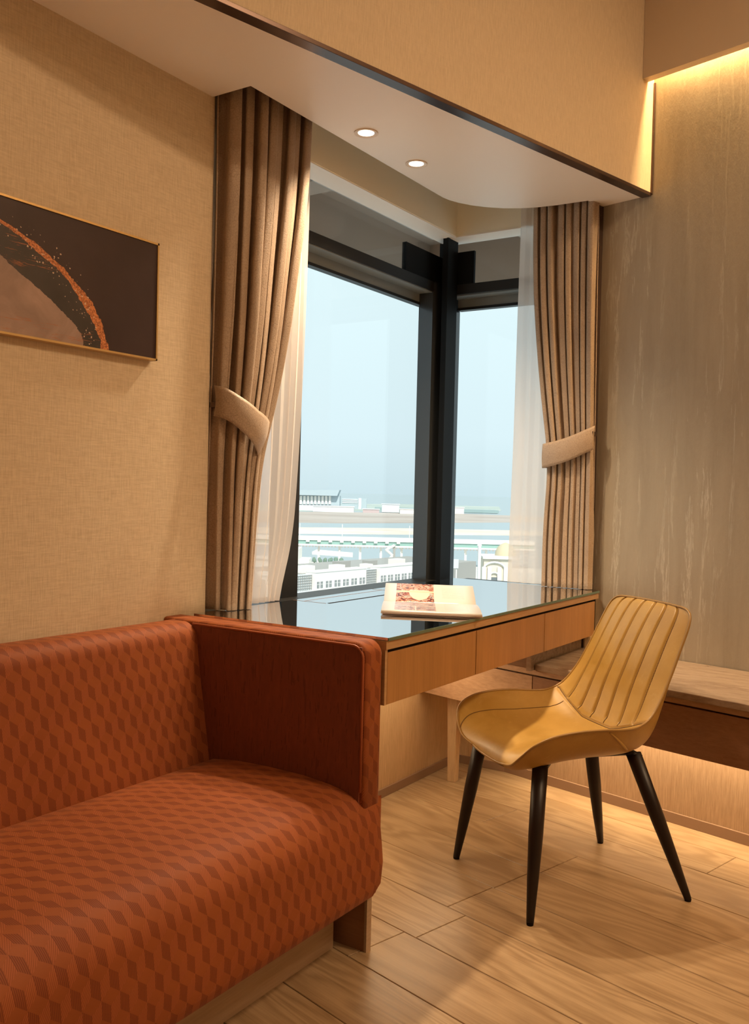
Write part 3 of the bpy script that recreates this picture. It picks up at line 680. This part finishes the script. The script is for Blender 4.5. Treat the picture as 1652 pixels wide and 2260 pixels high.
# ------------------------------------------------------------ magazine on the desk
mg = thing('open_magazine', 'open magazine with food photographs lying on the glass desk top', 'magazine', (-1.40, 2.19, 0.7542), math.atan2(0.4148, 0.9099))
def mag_z(d_):   # height profile away from the reader
    if d_ < 0.245: return 0.0105 + 0.007 * math.sin(math.pi * min(1, d_ / 0.245)) ** 0.8 * (1 - 0.35 * d_ / 0.245) - (0.006 * max(0, (d_ - 0.225) / 0.02))
    t = (d_ - 0.245) / 0.175; return 0.0055 + 0.043 * t ** 0.75
def page(d0, d1, lift, n=18, x0=0.0, x1=0.285, skew=0.0):
    pts = []; uv = []
    for j in range(n):
        dd_ = d0 + (d1 - d0) * j / (n - 1)
        for i in range(6):
            s = i / 5; pts.append((x0 + (x1 - x0) * s - 0.11 * dd_, dd_, mag_z(dd_) + lift)); uv.append((s, dd_ / 0.42))
    return pts, uv, 6, n
MM = mg.matrix_world
def magpart(name, d0, d1, lift, mat, thick, **kw):
    p, uv, nu, nv = page(d0, d1, lift, **kw)
    p = [MM @ Vector(q) for q in p]
    return MB().quad_grid(p, nu, nv, uv).build(name, mat, mg, smooth=True, thick=thick)
M_pages = plain('page_edges', (0.62, 0.50, 0.42), 0.7)
magpart('page_block', 0.0, 0.243, -0.0035, M_pages, 0.006)
magpart('page_block', 0.247, 0.415, -0.0035, M_pages, 0.0045)
def pagemat(back):
    a = NM('printed_page_far' if back else 'printed_page_near', 0.3, 0.5)
    tc = a.n('ShaderNodeTexCoord'); sp = a.n('ShaderNodeSeparateXYZ', i_0=tc.outputs['UV']); U, V = sp.outputs['X'], sp.outputs['Y']
    paper = (0.58, 0.565, 0.54)
    mp = a.n('ShaderNodeMapping', i_Vector=tc.outputs['UV']); mp.inputs['Scale'].default_value = (7, 9, 1)
    n = a.noise(mp.outputs[0], 2.0, 5, 0.65, 1.5)
    food = a.ramp(n, (0.38, (0.03, 0.02, 0.03)), (0.44, (0.22, 0.04, 0.04)), (0.50, (0.48, 0.22, 0.12)), (0.56, (0.56, 0.50, 0.46)), (0.62, (0.10, 0.09, 0.12)))
    inpic = a.math('MULTIPLY', a.math('GREATER_THAN', U, 0.13), a.math('LESS_THAN', U, 0.55))
    if not back:
        gap = a.math('MAXIMUM', a.math('MULTIPLY', a.math('LESS_THAN', V, 0.22), a.math('LESS_THAN', a.math('ABSOLUTE', a.math('SUBTRACT', U, 0.345)), 0.006)), a.math('LESS_THAN', a.math('ABSOLUTE', a.math('SUBTRACT', V, 0.22)), 0.008))
        inpic = a.math('MULTIPLY', inpic, a.math('SUBTRACT', 1, gap)); inpic = a.math('MULTIPLY', inpic, a.math('GREATER_THAN', V, 0.05))
        food = a.mix(0.35, food, (0.42, 0.44, 0.52))
    else:
        dx = a.math('DIVIDE', a.math('SUBTRACT', U, 0.39), 0.115); dy = a.math('DIVIDE', a.math('SUBTRACT', V, 0.78), 0.15)
        bowl = a.math('LESS_THAN', a.math('ADD', a.math('MULTIPLY', dx, dx), a.math('MULTIPLY', dy, dy)), 1.0)
        food = a.mix(a.math('MULTIPLY', bowl, a.math('LESS_THAN', V, 0.84)), food, (0.58, 0.54, 0.48))
        food = a.mix(a.math('LESS_THAN', a.math('ABSOLUTE', a.math('SUBTRACT', V, 0.80)), 0.02), food, (0.60, 0.50, 0.38))
    col = a.mix(inpic, paper, food)
    lines = a.math('MULTIPLY', a.math('GREATER_THAN', a.math('SINE', a.math('MULTIPLY', V, 2 * math.pi * 44)), 0.3), a.math('MULTIPLY', a.math('GREATER_THAN', U, 0.64), a.math('LESS_THAN', U, 0.88)))
    lines = a.math('MULTIPLY', lines, a.math('GREATER_THAN', a.noise(tc.outputs['UV'], 160, 2), 0.44))
    lim = a.math('MULTIPLY', a.math('GREATER_THAN', V, 0.68 if back else 0.08), a.math('LESS_THAN', V, 0.92 if back else 0.52))
    col = a.mix(a.math('MULTIPLY', a.math('MULTIPLY', lines, lim), 0.35), col, (0.25, 0.20, 0.18))
    a.col(col); return a.m
magpart('page', 0.0, 0.245, 0.0, pagemat(False), 0.0006)
magpart('page', 0.245, 0.42, 0.0, pagemat(True), 0.0006)
magpart('cover', 0.0, 0.245, -0.0070, plain('cover_stock', (0.55, 0.40, 0.32), 0.4), 0.0007, x0=-0.001, x1=0.287)
p = [MM @ Vector(q) for q in [(0.004, 0.002, 0.0012), (0.28, 0.002, 0.0012), (0.25, 0.243, 0.0012), (-0.02, 0.243, 0.0012)]]
MB().prism([(q.x, q.y) for q in p], 0.7541, 0.7549).build('back_cover', M_pages, mg)

# ------------------------------------------------------------ chair
ang = -math.atan2(0.613, 0.79)
ch = thing('dining_chair', 'mustard leather shell chair with dark tapered legs and a channelled backrest', 'chair', (-0.948, 2.514, 0), ang)
CM = ch.matrix_world
IN = [(-.262, .372, -.262, .380, .10), (-.250, .392, -.272, .396, .155), (-.225, .408, -.268, .428, .198), (-.18, .420, -.250, .462, .230), (-.12, .424, -.205, .486, .246), (-.05, .422, -.135, .497, .252),
      (.01, .422, -.06, .498, .252), (.055, .430, .00, .494, .247), (.086, .455, .052, .496, .240), (.106, .50, .100, .518, .230), (.132, .57, .142, .568, .219), (.166, .645, .178, .632, .211),
      (.200, .712, .208, .695, .205), (.229, .762, .232, .745, .200), (.247, .787, .246, .776, .190), (.255, .797, .252, .791, .172), (.257, .800, .254, .797, .150)]
OUT = [(-.257, .366), (-.243, .362), (-.215, .366), (-.17, .376), (-.11, .386), (-.04, .391), (.03, .392), (.09, .398), (.135, .418), (.165, .46), (.190, .53), (.214, .61), (.240, .69), (.258, .745), (.267, .775), (.268, .792), (.262, .801)]
def cr_interp(tab, t):
    n = len(tab) - 1; x = min(max(t, 0), 1) * n; i = min(int(x), n - 1); f = x - i
    g = lambda k: tab[min(max(k, 0), n)]
    return [0.5 * ((2 * b) + (-a + c) * f + (2 * a - 5 * b + 4 * c - d_) * f * f + (-a + 3 * b - 3 * c + d_) * f ** 3) for a, b, c, d_ in zip(g(i - 1), g(i), g(i + 1), g(i + 2))]
NU, NV = 211, 260
def shell_in(u, t, groove=True):
    yc, zc, yr, zr, w_ = cr_interp(IN, t)
    au = abs(u); k = au ** 2.6
    y = yc + (yr - yc) * k; z = zc + (zr - zc) * k; x = w_ * math.sin(u * math.pi / 2 * 0.98) / math.sin(math.pi / 2 * 0.98) if False else w_ * u
    if groove:
        xs = u * 3.5      # seven channels
        tb_ = t * (len(IN) - 1)
        # padding
        puff = 0.005 * (1 - au ** 4) * min(1, t * 8) * min(1, (1 - t) * 8)
        g = 0
        if tb_ > 8.1:
            for c_ in (-2.5, -1.5, -0.5, 0.5, 1.5, 2.5): g = max(g, math.exp(-((xs * 1.0 - c_) / 0.075) ** 2))
            g *= min(1, (tb_ - 8.1) * 3)
        seam = 7.75 + 1.1 * max(0, au - 0.30) * 1.2
        g = max(g, 0.9 * math.exp(-((tb_ - seam) / 0.10) ** 2) if au < 0.97 else 0)
        dep = (puff - 0.0062 * g)
        bl_ = min(1, max(0, (tb_ - 7.0) / 1.6)); bl_ = bl_ * bl_ * (3 - 2 * bl_)
        y -= dep * 0.93 * bl_; z += dep * (1 - 0.64 * bl_)
    return Vector((x, y, z))
def shell_out(u, t):
    yc, zc, yr, zr, w_ = cr_interp(IN, t); yb, zb = cr_interp(OUT, t)
    au = abs(u); k = au ** 5
    y = yb + (yr - yb) * k; z = zb + (zr - zb) * k
    x = w_ * u * (1 + 0.035 * (1 - au) * 4 * au)
    return Vector((x, y, z))
pts = [CM @ shell_in(-1 + 2 * i / (NU - 1), j / (NV - 1)) for j in range(NV) for i in range(NU)]
MB().quad_grid(pts, NU, NV).build('seat_shell', M_leather, ch, smooth=True, recalc=True)
pts = [CM @ shell_out(-1 + 2 * i / 60, j / 70) for j in range(71) for i in range(61)]
MB().quad_grid(pts, 61, 71).build('outer_shell', M_leather, ch, smooth=True)
rim = [shell_in(-1 + 2 * i / 30, 0, False) for i in range(31)] + [shell_in(1, j / 80, False) for j in range(1, 81)] + [shell_in(1 - 2 * i / 20, 1, False) for i in range(1, 21)] + [shell_in(-1, 1 - j / 80, False) for j in range(1, 81)]
rim.append(rim[0])
MB().tube([CM @ q for q in rim], 0.0036, 8, cap=False).build('piping', M_piping, ch, smooth=True)
# dark seam lines in the bottom of the grooves
M_seam = plain('seam_shadow_thread', (0.13, 0.062, 0.014), 0.7)
def seam(pts): MB().tube([CM @ p_ for p_ in pts], 0.0010, 6).build('seam', M_seam, ch, smooth=True)
up = Vector((0, -0.0006, 0.0006))
seam([shell_in(u_ / 40, (7.75 + 1.32 * max(0, abs(u_ / 40) - 0.30)) / 16) + up for u_ in range(-39, 40)])
for c_ in (-2.5, -1.5, -0.5, 0.5, 1.5, 2.5):
    t0 = (7.9 + 1.32 * max(0, abs(c_ / 3.5) - 0.30)) / 16
    seam([shell_in(c_ / 3.5, t0 + (0.985 - t0) * k / 40) + up for k in range(41)])
for sg_ in (-1, 1):
    sp_ = []
    for k in range(61):
        q_ = 1.5 + 6.5 * k / 60; uu_ = 0.70 + 0.28 * (max(0, 5.0 - q_) / 3.5) ** 1.5
        sp_.append(shell_in(sg_ * uu_, q_ / 16) + Vector((0, -0.0002, 0.0008)))
    seam(sp_)
# stitches beside each channel
st = MB()
for c_ in (-1.5, -0.5, 0.5, 1.5, 2.5):
    for k in range(70):
        t = (8.7 + k * 0.1) / 16
        if t > 0.97: break
        a_ = shell_in((c_ + 0.09) / 3.5, t); b_ = shell_in((c_ + 0.09) / 3.5, t + 0.0036)
        st.tube([CM @ (a_ + Vector((0, -0.0020, 0.0009))), CM @ (b_ + Vector((0, -0.0020, 0.0009)))], 0.0007, 4)
so_ = st.build('stitching', plain('ochre_thread', (0.42, 0.22, 0.05), 0.6), ch); so_['kind'] = 'stuff'
# side strap seam near the rear leg
sd = [shell_out(0.985, t / 100) + Vector((0.003, 0, 0)) for t in (48,)]
tabp = [shell_out(0.985 - 0.185 * (k / 8) ** 1.4, 0.388 + 0.032 * k / 8) + Vector((0.0005, 0, 0)) for k in range(9)]
MB().tube([CM @ q for q in tabp], [0.0015, 0.0025, 0.003, 0.0035, 0.004, 0.004, 0.004, 0.0035, 0.003], 10).build('side_tab', M_leather, ch, smooth=True)
for fx, fy, tx, ty, tz in ((-.223, -.250, -.177, -.196, .392), (.222, -.243, .152, -.186, .388), (-.215, .247, -.112, .130, .388), (.217, .246, .113, .131, .384)):
    P0, P1 = CM @ Vector((fx, fy, 0.006)), CM @ Vector((tx, ty, tz)); mid = P0.lerp(P1, 0.55)
    lg = MB().tube([P0, P0.lerp(P1, 0.25), mid, P1], [0.0098, 0.0150, 0.0195, 0.0210], 24).build('leg', M_leg, ch, smooth=True)
    MB().tube([CM @ Vector((fx, fy, 0.0)), P0], [0.0088, 0.0096], 20).build('foot_glide', M_dark, lg)
fr = MB()
B = [Vector(q) for q in ((-.11, -.13, .398), (.11, -.13, .398), (.10, .12, .388), (-.10, .12, .388))]
for i in range(4): fr.tube([CM @ B[i], CM @ B[(i + 1) % 4]], 0.010, 10)
for q_, t_ in zip(B, ((-.172, -.190, .375), (.150, -.182, .375), (.124, .146, .372), (-.120, .142, .372))): fr.tube([CM @ q_, CM @ Vector(t_)], 0.013, 10)
fr.box(-.05, .05, -.125, .115, .385, .392, CM)
fr.build('seat_frame', M_leg, ch)

# ------------------------------------------------------------ the view: bay, causeway, terrace and distant terminal; distance haze is mixed into the colours
FW = Vector((-0.54668, 0.83733, 0)).normalized(); RT = Vector((FW.y, -FW.x, 0))
def EX(px, py, D):      # real position of a far point: lateral offset and height at distance D
    lat = (px - 826) / 2028 * D; z = 1.1 + (1086 + 0.0238 * (px - 826) - py) / 2028 * D
    return FW * D + RT * lat + Vector((0, 0, z))
EM = Matrix(((RT.x, FW.x, 0, 0), (RT.y, FW.y, 0, 0), (0, 0, 1, 0), (0, 0, 0, 1)))   # local x right, y away
GZ = -29.0
GB = GZ + 0.21
def lat(px, D): return (px - 826) / 2028 * D
def hz(px, py, D): return 1.1 + (1086 + 0.0238 * (px - 826) - py) / 2028 * D
def Dg(px, py): return (1.1 - GZ) * 2028 / (py - 1086 - 0.0238 * (px - 826))
M_water = plain('pale_bay_water', (0.33, 0.39, 0.42), 0.5, 0.5)
struct(MB().box(-9000, 6000, 30, 16000, GZ - 2, GZ - 0.3, EM).build('ground_bay_water', M_water))
def flat(name, label, cat, pxy, mat, z=0.2):
    P_ = []
    for px, py in pxy:
        D = Dg(px, py); P_.append(EM @ Vector((lat(px, D), D, 0)))
    o = MB().prism([(p.x, p.y) for p in P_], GZ - 0.5, GZ + z).build(name, mat); return tag(o, label, cat)
def ground(name, c1, c2, sc=0.02):
    a = NM(name, 0.9, 0.1); a.col(a.ramp(a.noise(a.coord('Object', (1, 1, 1)), sc, 5, 0.6), (0.35, c1), (0.65, c2))); return a.m
flat('mudflat', 'wide brown mudflat between the far shore and the sandbar', 'mudflat', [(560, 1151), (760, 1154), (1200, 1152), (1300, 1144), (1000, 1133), (560, 1128)], ground('mud', (0.40, 0.34, 0.30), (0.52, 0.46, 0.42), 0.006))
flat('sandbar', 'pale sand embankment in front of the mudflat', 'sandbar', [(560, 1176), (1300, 1182), (1300, 1174), (900, 1166), (560, 1163)], ground('sand', (0.62, 0.54, 0.46), (0.74, 0.67, 0.60)))
flat('far_shore', 'hazy green far shore strip carrying the terminal and sheds', 'shore', [(560, 1128), (760, 1127), (1010, 1130), (1105, 1127), (1100, 1118), (880, 1112), (560, 1112)], ground('shore', (0.36, 0.42, 0.38), (0.46, 0.50, 0.47), 0.01))
flat('near_quay', 'light concrete quay and road behind the white terrace', 'quay', [(400, 1330), (1400, 1330), (1400, 1262), (1060, 1252), (860, 1243), (690, 1238), (560, 1226)], ground('quay', (0.62, 0.60, 0.56), (0.74, 0.72, 0.68)))
flat('marina_pier', 'thin pale pier in the water behind the causeway columns', 'pier', [(690, 1222), (780, 1228), (780, 1224), (700, 1217)], plain('pier', (0.8, 0.78, 0.72), 0.8), 1.0)
Wp = plain('white_render', (0.80, 0.77, 0.72), 0.8, 0.2); Wp2 = plain('cream_render', (0.72, 0.64, 0.52), 0.8, 0.2)
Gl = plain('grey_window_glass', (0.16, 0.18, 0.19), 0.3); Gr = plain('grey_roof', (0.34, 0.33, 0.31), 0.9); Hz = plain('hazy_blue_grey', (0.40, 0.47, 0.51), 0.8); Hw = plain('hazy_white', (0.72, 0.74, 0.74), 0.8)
Gn = plain('sea_green_panel', (0.26, 0.42, 0.38), 0.6); Bl = plain('pale_louvre', (0.58, 0.62, 0.64), 0.5)
# white terrace
tb0 = thing('terrace_building', 'long white terrace with paired windows and glazed bays below the window', 'building', EM @ Vector((lat(770, 215), 215, GB)))
A0 = Vector((lat(600, 196), 196, 0)); A1 = Vector((lat(980, 250), 250, 0)); dx = (A1 - A0); TL = dx.length; ta = math.atan2(dx.y, dx.x)
TM = EM @ Matrix.Translation((A0.x, A0.y, 0)) @ Matrix.Rotation(ta, 4, 'Z')
def tpos(px):   # position along the facade seen at pixel px
    k = (px - 826) / 2028; s = (k * A0.y - A0.x) / (dx.x / TL - k * dx.y / TL); return s
ROOF = hz(760, 1259, A0.y + dx.y / TL * tpos(760))
MB().box(-8, TL + 20, 1.5, 26, GB, ROOF - 0.8, TM).build('rear_body', Gr, tb0)
for (a_, b_, kind) in ((600, 657, 'w'), (657, 699, 'g'), (699, 811, 'w'), (811, 841, 'g'), (841, 985, 'w')):
    s0_, s1_ = tpos(a_), tpos(b_)
    if kind == 'w':
        bl = MB().box(s0_, s1_, 0, 3, GB, ROOF, TM).build('facade_block', Wp, tb0, recalc=True)
        n = max(1, round((s1_ - s0_) / 2.9))
        for k in range(n):
            cs = s0_ + (k + 0.5) * (s1_ - s0_) / n
            for off in (-0.62, 0.62):
                MB().box(cs + off - 0.38, cs + off + 0.38, -0.04, 0.02, ROOF - 3.6, ROOF - 2.1, TM).build('window', Gl, bl)
                MB().box(cs + off - 0.04, cs + off + 0.04, -0.07, -0.03, ROOF - 3.6, ROOF - 2.1, TM).box(cs + off - 0.38, cs + off + 0.38, -0.07, -0.03, ROOF - 2.75, ROOF - 2.66, TM).build('glazing_bar', Wp, bl)
            MB().box(cs - 1.05, cs + 1.05, -0.04, 0.02, ROOF - 6.6, ROOF - 4.7, TM).build('shop_window', Gl, bl)
        MB().box(s0_ - 0.1, s1_ + 0.1, -0.15, 3.1, ROOF, ROOF + 0.25, TM).build('parapet', Wp, bl)
    else:
        bl = MB().box(s0_, s1_, 1.2, 3, GB, ROOF - 0.5, TM).build('glazed_bay', Bl, tb0)
        bars = MB(); n = 10
        for k in range(n + 1): x_ = s0_ + (s1_ - s0_) * k / n; bars.box(x_ - 0.05, x_ + 0.05, 1.05, 1.2, ROOF - 4.2, ROOF - 0.5, TM)
        for k in range(7): z_ = ROOF - 0.6 - k * 0.58; bars.box(s0_, s1_, 1.05, 1.2, z_ - 0.04, z_ + 0.04, TM)
        bars.build('glazing_bar', Gr, bl)
        MB().prism([(0, 0), (1, 0), (1, 1), (0, 1)], 0, 1).v
        cb = MB(); cb.v = [tuple(TM @ Vector(q)) for q in ((s0_, 1.1, ROOF - 4.0), (s1_, 1.1, ROOF - 4.0), (s1_, -0.9, ROOF - 5.2), (s0_, -0.9, ROOF - 5.2), (s0_, 1.1, ROOF - 4.15), (s1_, 1.1, ROOF - 4.15), (s1_, -0.9, ROOF - 5.35), (s0_, -0.9, ROOF - 5.35))]
        cb.f = [(0, 1, 2, 3), (7, 6, 5, 4), (3, 2, 6, 7), (0, 4, 5, 1), (0, 3, 7, 4), (1, 5, 6, 2)]; cb.build('canopy', Bl, bl)
for k in range(9):
    s_ = tpos(640) + k * 6.2; MB().box(s_, s_ + 2.4 + (k % 3), 7 + (k % 2) * 4, 9.5 + (k % 2) * 4, ROOF - 0.8, ROOF + 0.1 + 0.35 * (k % 3), TM).build('roof_unit', Gr if k % 2 else Wp, tb0)
# small white block behind at left
ob = thing('white_block_building', 'plain white block building seen just right of the left sheer curtain', 'building', EM @ Vector((lat(645, 300), 300, GB)))
MB().box(lat(600, 300), lat(660, 300), 300, 315, GB, hz(645, 1212, 300), EM).build('wall', Wp, ob)
MB().box(lat(660, 300), lat(682, 300), 303, 315, GB, hz(645, 1236, 300), EM).build('annex', Wp, ob)
# elevated causeway
ew = thing('elevated_walkway', 'long elevated covered walkway on white columns crossing the whole view', 'walkway', EM @ Vector((0, 377, GB)))
D = 377; x0, x1 = lat(540, D), lat(1180, D); z_t = hz(826, 1187, D)
MB().box(x0, x1, D, D + 7, z_t - 1.5, z_t, EM).build('roof_edge', Wp, ew)
MB().box(x0, x1, D + 0.6, D + 6, z_t - 3.1, z_t - 1.5, EM).build('green_side', Gn, ew)
MB().box(x0, x1, D, D + 7, z_t - 3.7, z_t - 3.1, EM).build('deck', Wp, ew)
tr_ = MB(); n = 90
for k in range(n): x_ = x0 + (x1 - x0) * k / n; tr_.box(x_, x_ + (x1 - x0) / n * 0.55, D - 0.1, D + 0.1, z_t - 4.3, z_t - 3.7, EM)
tr_.build('truss', Gr, ew)['kind'] = 'stuff'
for px in (560, 615, 660, 704, 750, 796, 842, 888, 934, 1030, 1076, 1122): MB().box(lat(px, D) - 0.45, lat(px, D) + 0.45, D + 2, D + 3.2, GB, z_t - 3.7, EM).build('column', Wp, ew)
for px in range(680, 900, 25): MB().box(lat(px, D) - 0.7, lat(px, D) + 0.7, D - 0.4, D + 0.8, z_t - 2.2, z_t - 0.6, EM).build('roof_bracket', Wp, ew)
for px in (658, 754, 906): MB().tube([EM @ Vector((lat(px, D), D + 9, z_t)), EM @ Vector((lat(px, D), D + 9, z_t + 5))], 0.15, 6).build('lamp_post', Wp, ew)
sw = thing('stair_tower', 'white zigzag stair tower climbing to the elevated walkway', 'stairs', EM @ Vector((lat(865, 366), 366, GB)))
zs = [hz(865, 1243, 366), hz(865, 1226, 366), hz(865, 1212, 366), hz(865, 1203, 366)]
pxs = [(852, 868), (868, 852), (856, 872)]
for (a_, b_), zz0, zz1 in zip(pxs, zs, zs[1:]):
    MB().tube([EM @ Vector((lat(a_, 366), 366, zz0)), EM @ Vector((lat(b_, 366), 366, zz1))], 0.5, 6).build('flight', Wp, sw)
MB().box(lat(869, 366), lat(874, 366), 366.5, 368.5, GB, zs[-1], EM).build('shaft', Gr, sw)
# trees
def bush(px, py, D, h, k):
    c = EM @ Vector((lat(px, D), D, GB))
    t = thing('tree', None, 'tree', c, 0, 'row of trees under the elevated walkway')
    t['label'] = '%s from the left of the ten small round green trees under the elevated walkway' % ('first second third fourth fifth sixth seventh eighth ninth tenth'.split()[k])
    mb = MB(); r0 = random.Random(k)
    for q in range(5):
        cx, cy, cz = c.x + r0.uniform(-1, 1) * h * 0.12, c.y + r0.uniform(-1, 1) * h * 0.12, c.z + h * r0.uniform(0.5, 0.8)
        mb.lathe([(0.01, -h * .3), (h * .17, -h * .2), (h * .22, 0), (h * .17, h * .2), (0.01, h * .3)], 8, (cx, cy, cz))
    mb.build('crown', M_tree, t); MB().tube([c, c + Vector((0, 0, h * 0.5))], h * 0.05, 6).build('trunk', Gr, t)
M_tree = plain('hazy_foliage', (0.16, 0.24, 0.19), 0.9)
for k, px in enumerate((684, 695, 707, 719, 731, 743, 755, 768, 781, 794)): bush(px, 1248, 372 if k < 7 else 360, 3.0 if k < 7 else 2.1, k)
# ornate building right
ar = thing('ornate_arch_building', 'cream ornate building with an arched front and dome behind the right sheer curtain', 'building', EM @ Vector((lat(1095, 170), 170, GB)))
D = 170; zt = hz(1090, 1232, D)
am = MB().box(lat(1070, D), lat(1132, D), D, D + 8, GB, zt, EM)
am.build('body', Wp2, ar)
for px in (1070, 1082, 1104, 1118): MB().box(lat(px, D) - 0.35, lat(px, D) + 0.35, D - 0.5, D, GB, zt - 1.6, EM).build('pilaster', Wp, ar)
MB().box(lat(1067, D), lat(1134, D), D - 0.6, D + 8, zt - 0.1, zt + 0.3, EM).build('cornice', Wp, ar)
dm = MB(); c = EM @ Vector((lat(1124, D), D + 4, zt + 0.3))
dm.lathe([(2.0, 0), (1.95, 0.7), (1.6, 1.5), (1.0, 2.1), (0.3, 2.4), (0.01, 2.5)], 20, c); dm.build('dome', plain('ochre_dome', (0.55, 0.47, 0.32), 0.7), ar, smooth=True)
ah = MB(); pts = [EM @ Vector((lat(1093, D) + 1.0 * math.cos(a), D - 0.35, zt - 3.6 + 1.0 * math.sin(a))) for a in [math.pi * k / 10 for k in range(11)]]
ah.tube(pts, 0.16, 6); ah.build('arch_moulding', Wp, ar)
MB().box(lat(1093, D) - 0.85, lat(1093, D) + 0.85, D - 0.1, D + 0.05, zt - 6.5, zt - 3.5, EM).build('window', Gl, ar)
rh = MB(); pts = [EM @ Vector((lat(1093, D) + 2.0 * math.cos(a), D - 0.35, zt - 2.0 + 1.3 * math.sin(a))) for a in [math.pi * k / 10 for k in range(11)]]
rh.tube(pts, 0.2, 6); rh.build('arch_moulding', Wp, ar)
MB().box(lat(1060, D) - .25, lat(1060, D) + .25, D, D + 1, GB, hz(1056, 1205, D), EM).lathe([(0.45, 0), (0.4, .5), (0.05, 1.1)], 8, EM @ Vector((lat(1060, D), D + .5, hz(1056, 1205, D)))).build('spire', Wp, ar)
sg = thing('roadside_screen', 'grey roadside screen on a post beside the black corner post', 'sign', EM @ Vector((lat(1010, 230), 230, GB)))
MB().box(lat(1002, 230), lat(1014, 230), 230, 230.4, hz(1008, 1254, 230), hz(1008, 1234, 230), EM).build('panel', Bl, sg)
MB().box(lat(1009, 230), lat(1011, 230), 230.4, 230.8, GB, hz(1008, 1254, 230), EM).build('post', Wp, sg)
# distant terminal and sheds
D = 1400
tm = thing('terminal_building', 'large distant hall with an overhanging grey roof above the far shore', 'building', EM @ Vector((lat(700, D), D, GB)))
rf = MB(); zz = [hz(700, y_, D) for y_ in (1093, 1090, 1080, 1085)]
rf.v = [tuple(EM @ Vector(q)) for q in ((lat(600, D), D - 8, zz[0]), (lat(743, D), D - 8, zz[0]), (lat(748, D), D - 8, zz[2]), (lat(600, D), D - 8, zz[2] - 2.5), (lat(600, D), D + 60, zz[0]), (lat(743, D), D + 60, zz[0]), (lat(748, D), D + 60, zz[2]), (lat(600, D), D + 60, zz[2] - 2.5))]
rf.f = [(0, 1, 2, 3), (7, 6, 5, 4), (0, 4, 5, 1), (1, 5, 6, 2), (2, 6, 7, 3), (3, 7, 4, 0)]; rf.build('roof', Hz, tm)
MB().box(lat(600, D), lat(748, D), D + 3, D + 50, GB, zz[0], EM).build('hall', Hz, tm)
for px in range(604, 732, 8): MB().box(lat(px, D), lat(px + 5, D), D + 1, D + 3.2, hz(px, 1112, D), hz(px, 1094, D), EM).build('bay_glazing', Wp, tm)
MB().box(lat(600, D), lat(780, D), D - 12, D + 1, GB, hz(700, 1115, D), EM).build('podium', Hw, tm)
D = 1600
t2 = thing('office_block', 'hazy grey office block right of the big terminal hall', 'building', EM @ Vector((lat(780, D), D, GB)))
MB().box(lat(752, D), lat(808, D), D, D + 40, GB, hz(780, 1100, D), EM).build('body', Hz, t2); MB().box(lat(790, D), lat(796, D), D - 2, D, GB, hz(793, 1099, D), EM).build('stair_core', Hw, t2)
for k in range(3): MB().box(lat(754, D), lat(788, D), D - 1, D, hz(780, 1110 - 3.5 * k, D), hz(780, 1108.4 - 3.5 * k, D), EM).build('window_band', Hw, t2)
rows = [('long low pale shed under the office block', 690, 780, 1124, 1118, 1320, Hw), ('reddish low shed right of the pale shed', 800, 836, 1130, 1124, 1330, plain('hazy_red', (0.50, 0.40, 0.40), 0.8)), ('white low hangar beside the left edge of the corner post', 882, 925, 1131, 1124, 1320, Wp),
        ('small white hangar right of the black corner post', 994, 1023, 1131, 1120, 1400, Wp), ('tiny pale houses block along the middle of the shore', 842, 880, 1122, 1113, 1400, Hw)]
for lb, a_, b_, yb_, yt_, D, mt in rows:
    h_ = thing('shed', lb, 'building', EM @ Vector((lat((a_ + b_) / 2, D), D, GB)), 0)
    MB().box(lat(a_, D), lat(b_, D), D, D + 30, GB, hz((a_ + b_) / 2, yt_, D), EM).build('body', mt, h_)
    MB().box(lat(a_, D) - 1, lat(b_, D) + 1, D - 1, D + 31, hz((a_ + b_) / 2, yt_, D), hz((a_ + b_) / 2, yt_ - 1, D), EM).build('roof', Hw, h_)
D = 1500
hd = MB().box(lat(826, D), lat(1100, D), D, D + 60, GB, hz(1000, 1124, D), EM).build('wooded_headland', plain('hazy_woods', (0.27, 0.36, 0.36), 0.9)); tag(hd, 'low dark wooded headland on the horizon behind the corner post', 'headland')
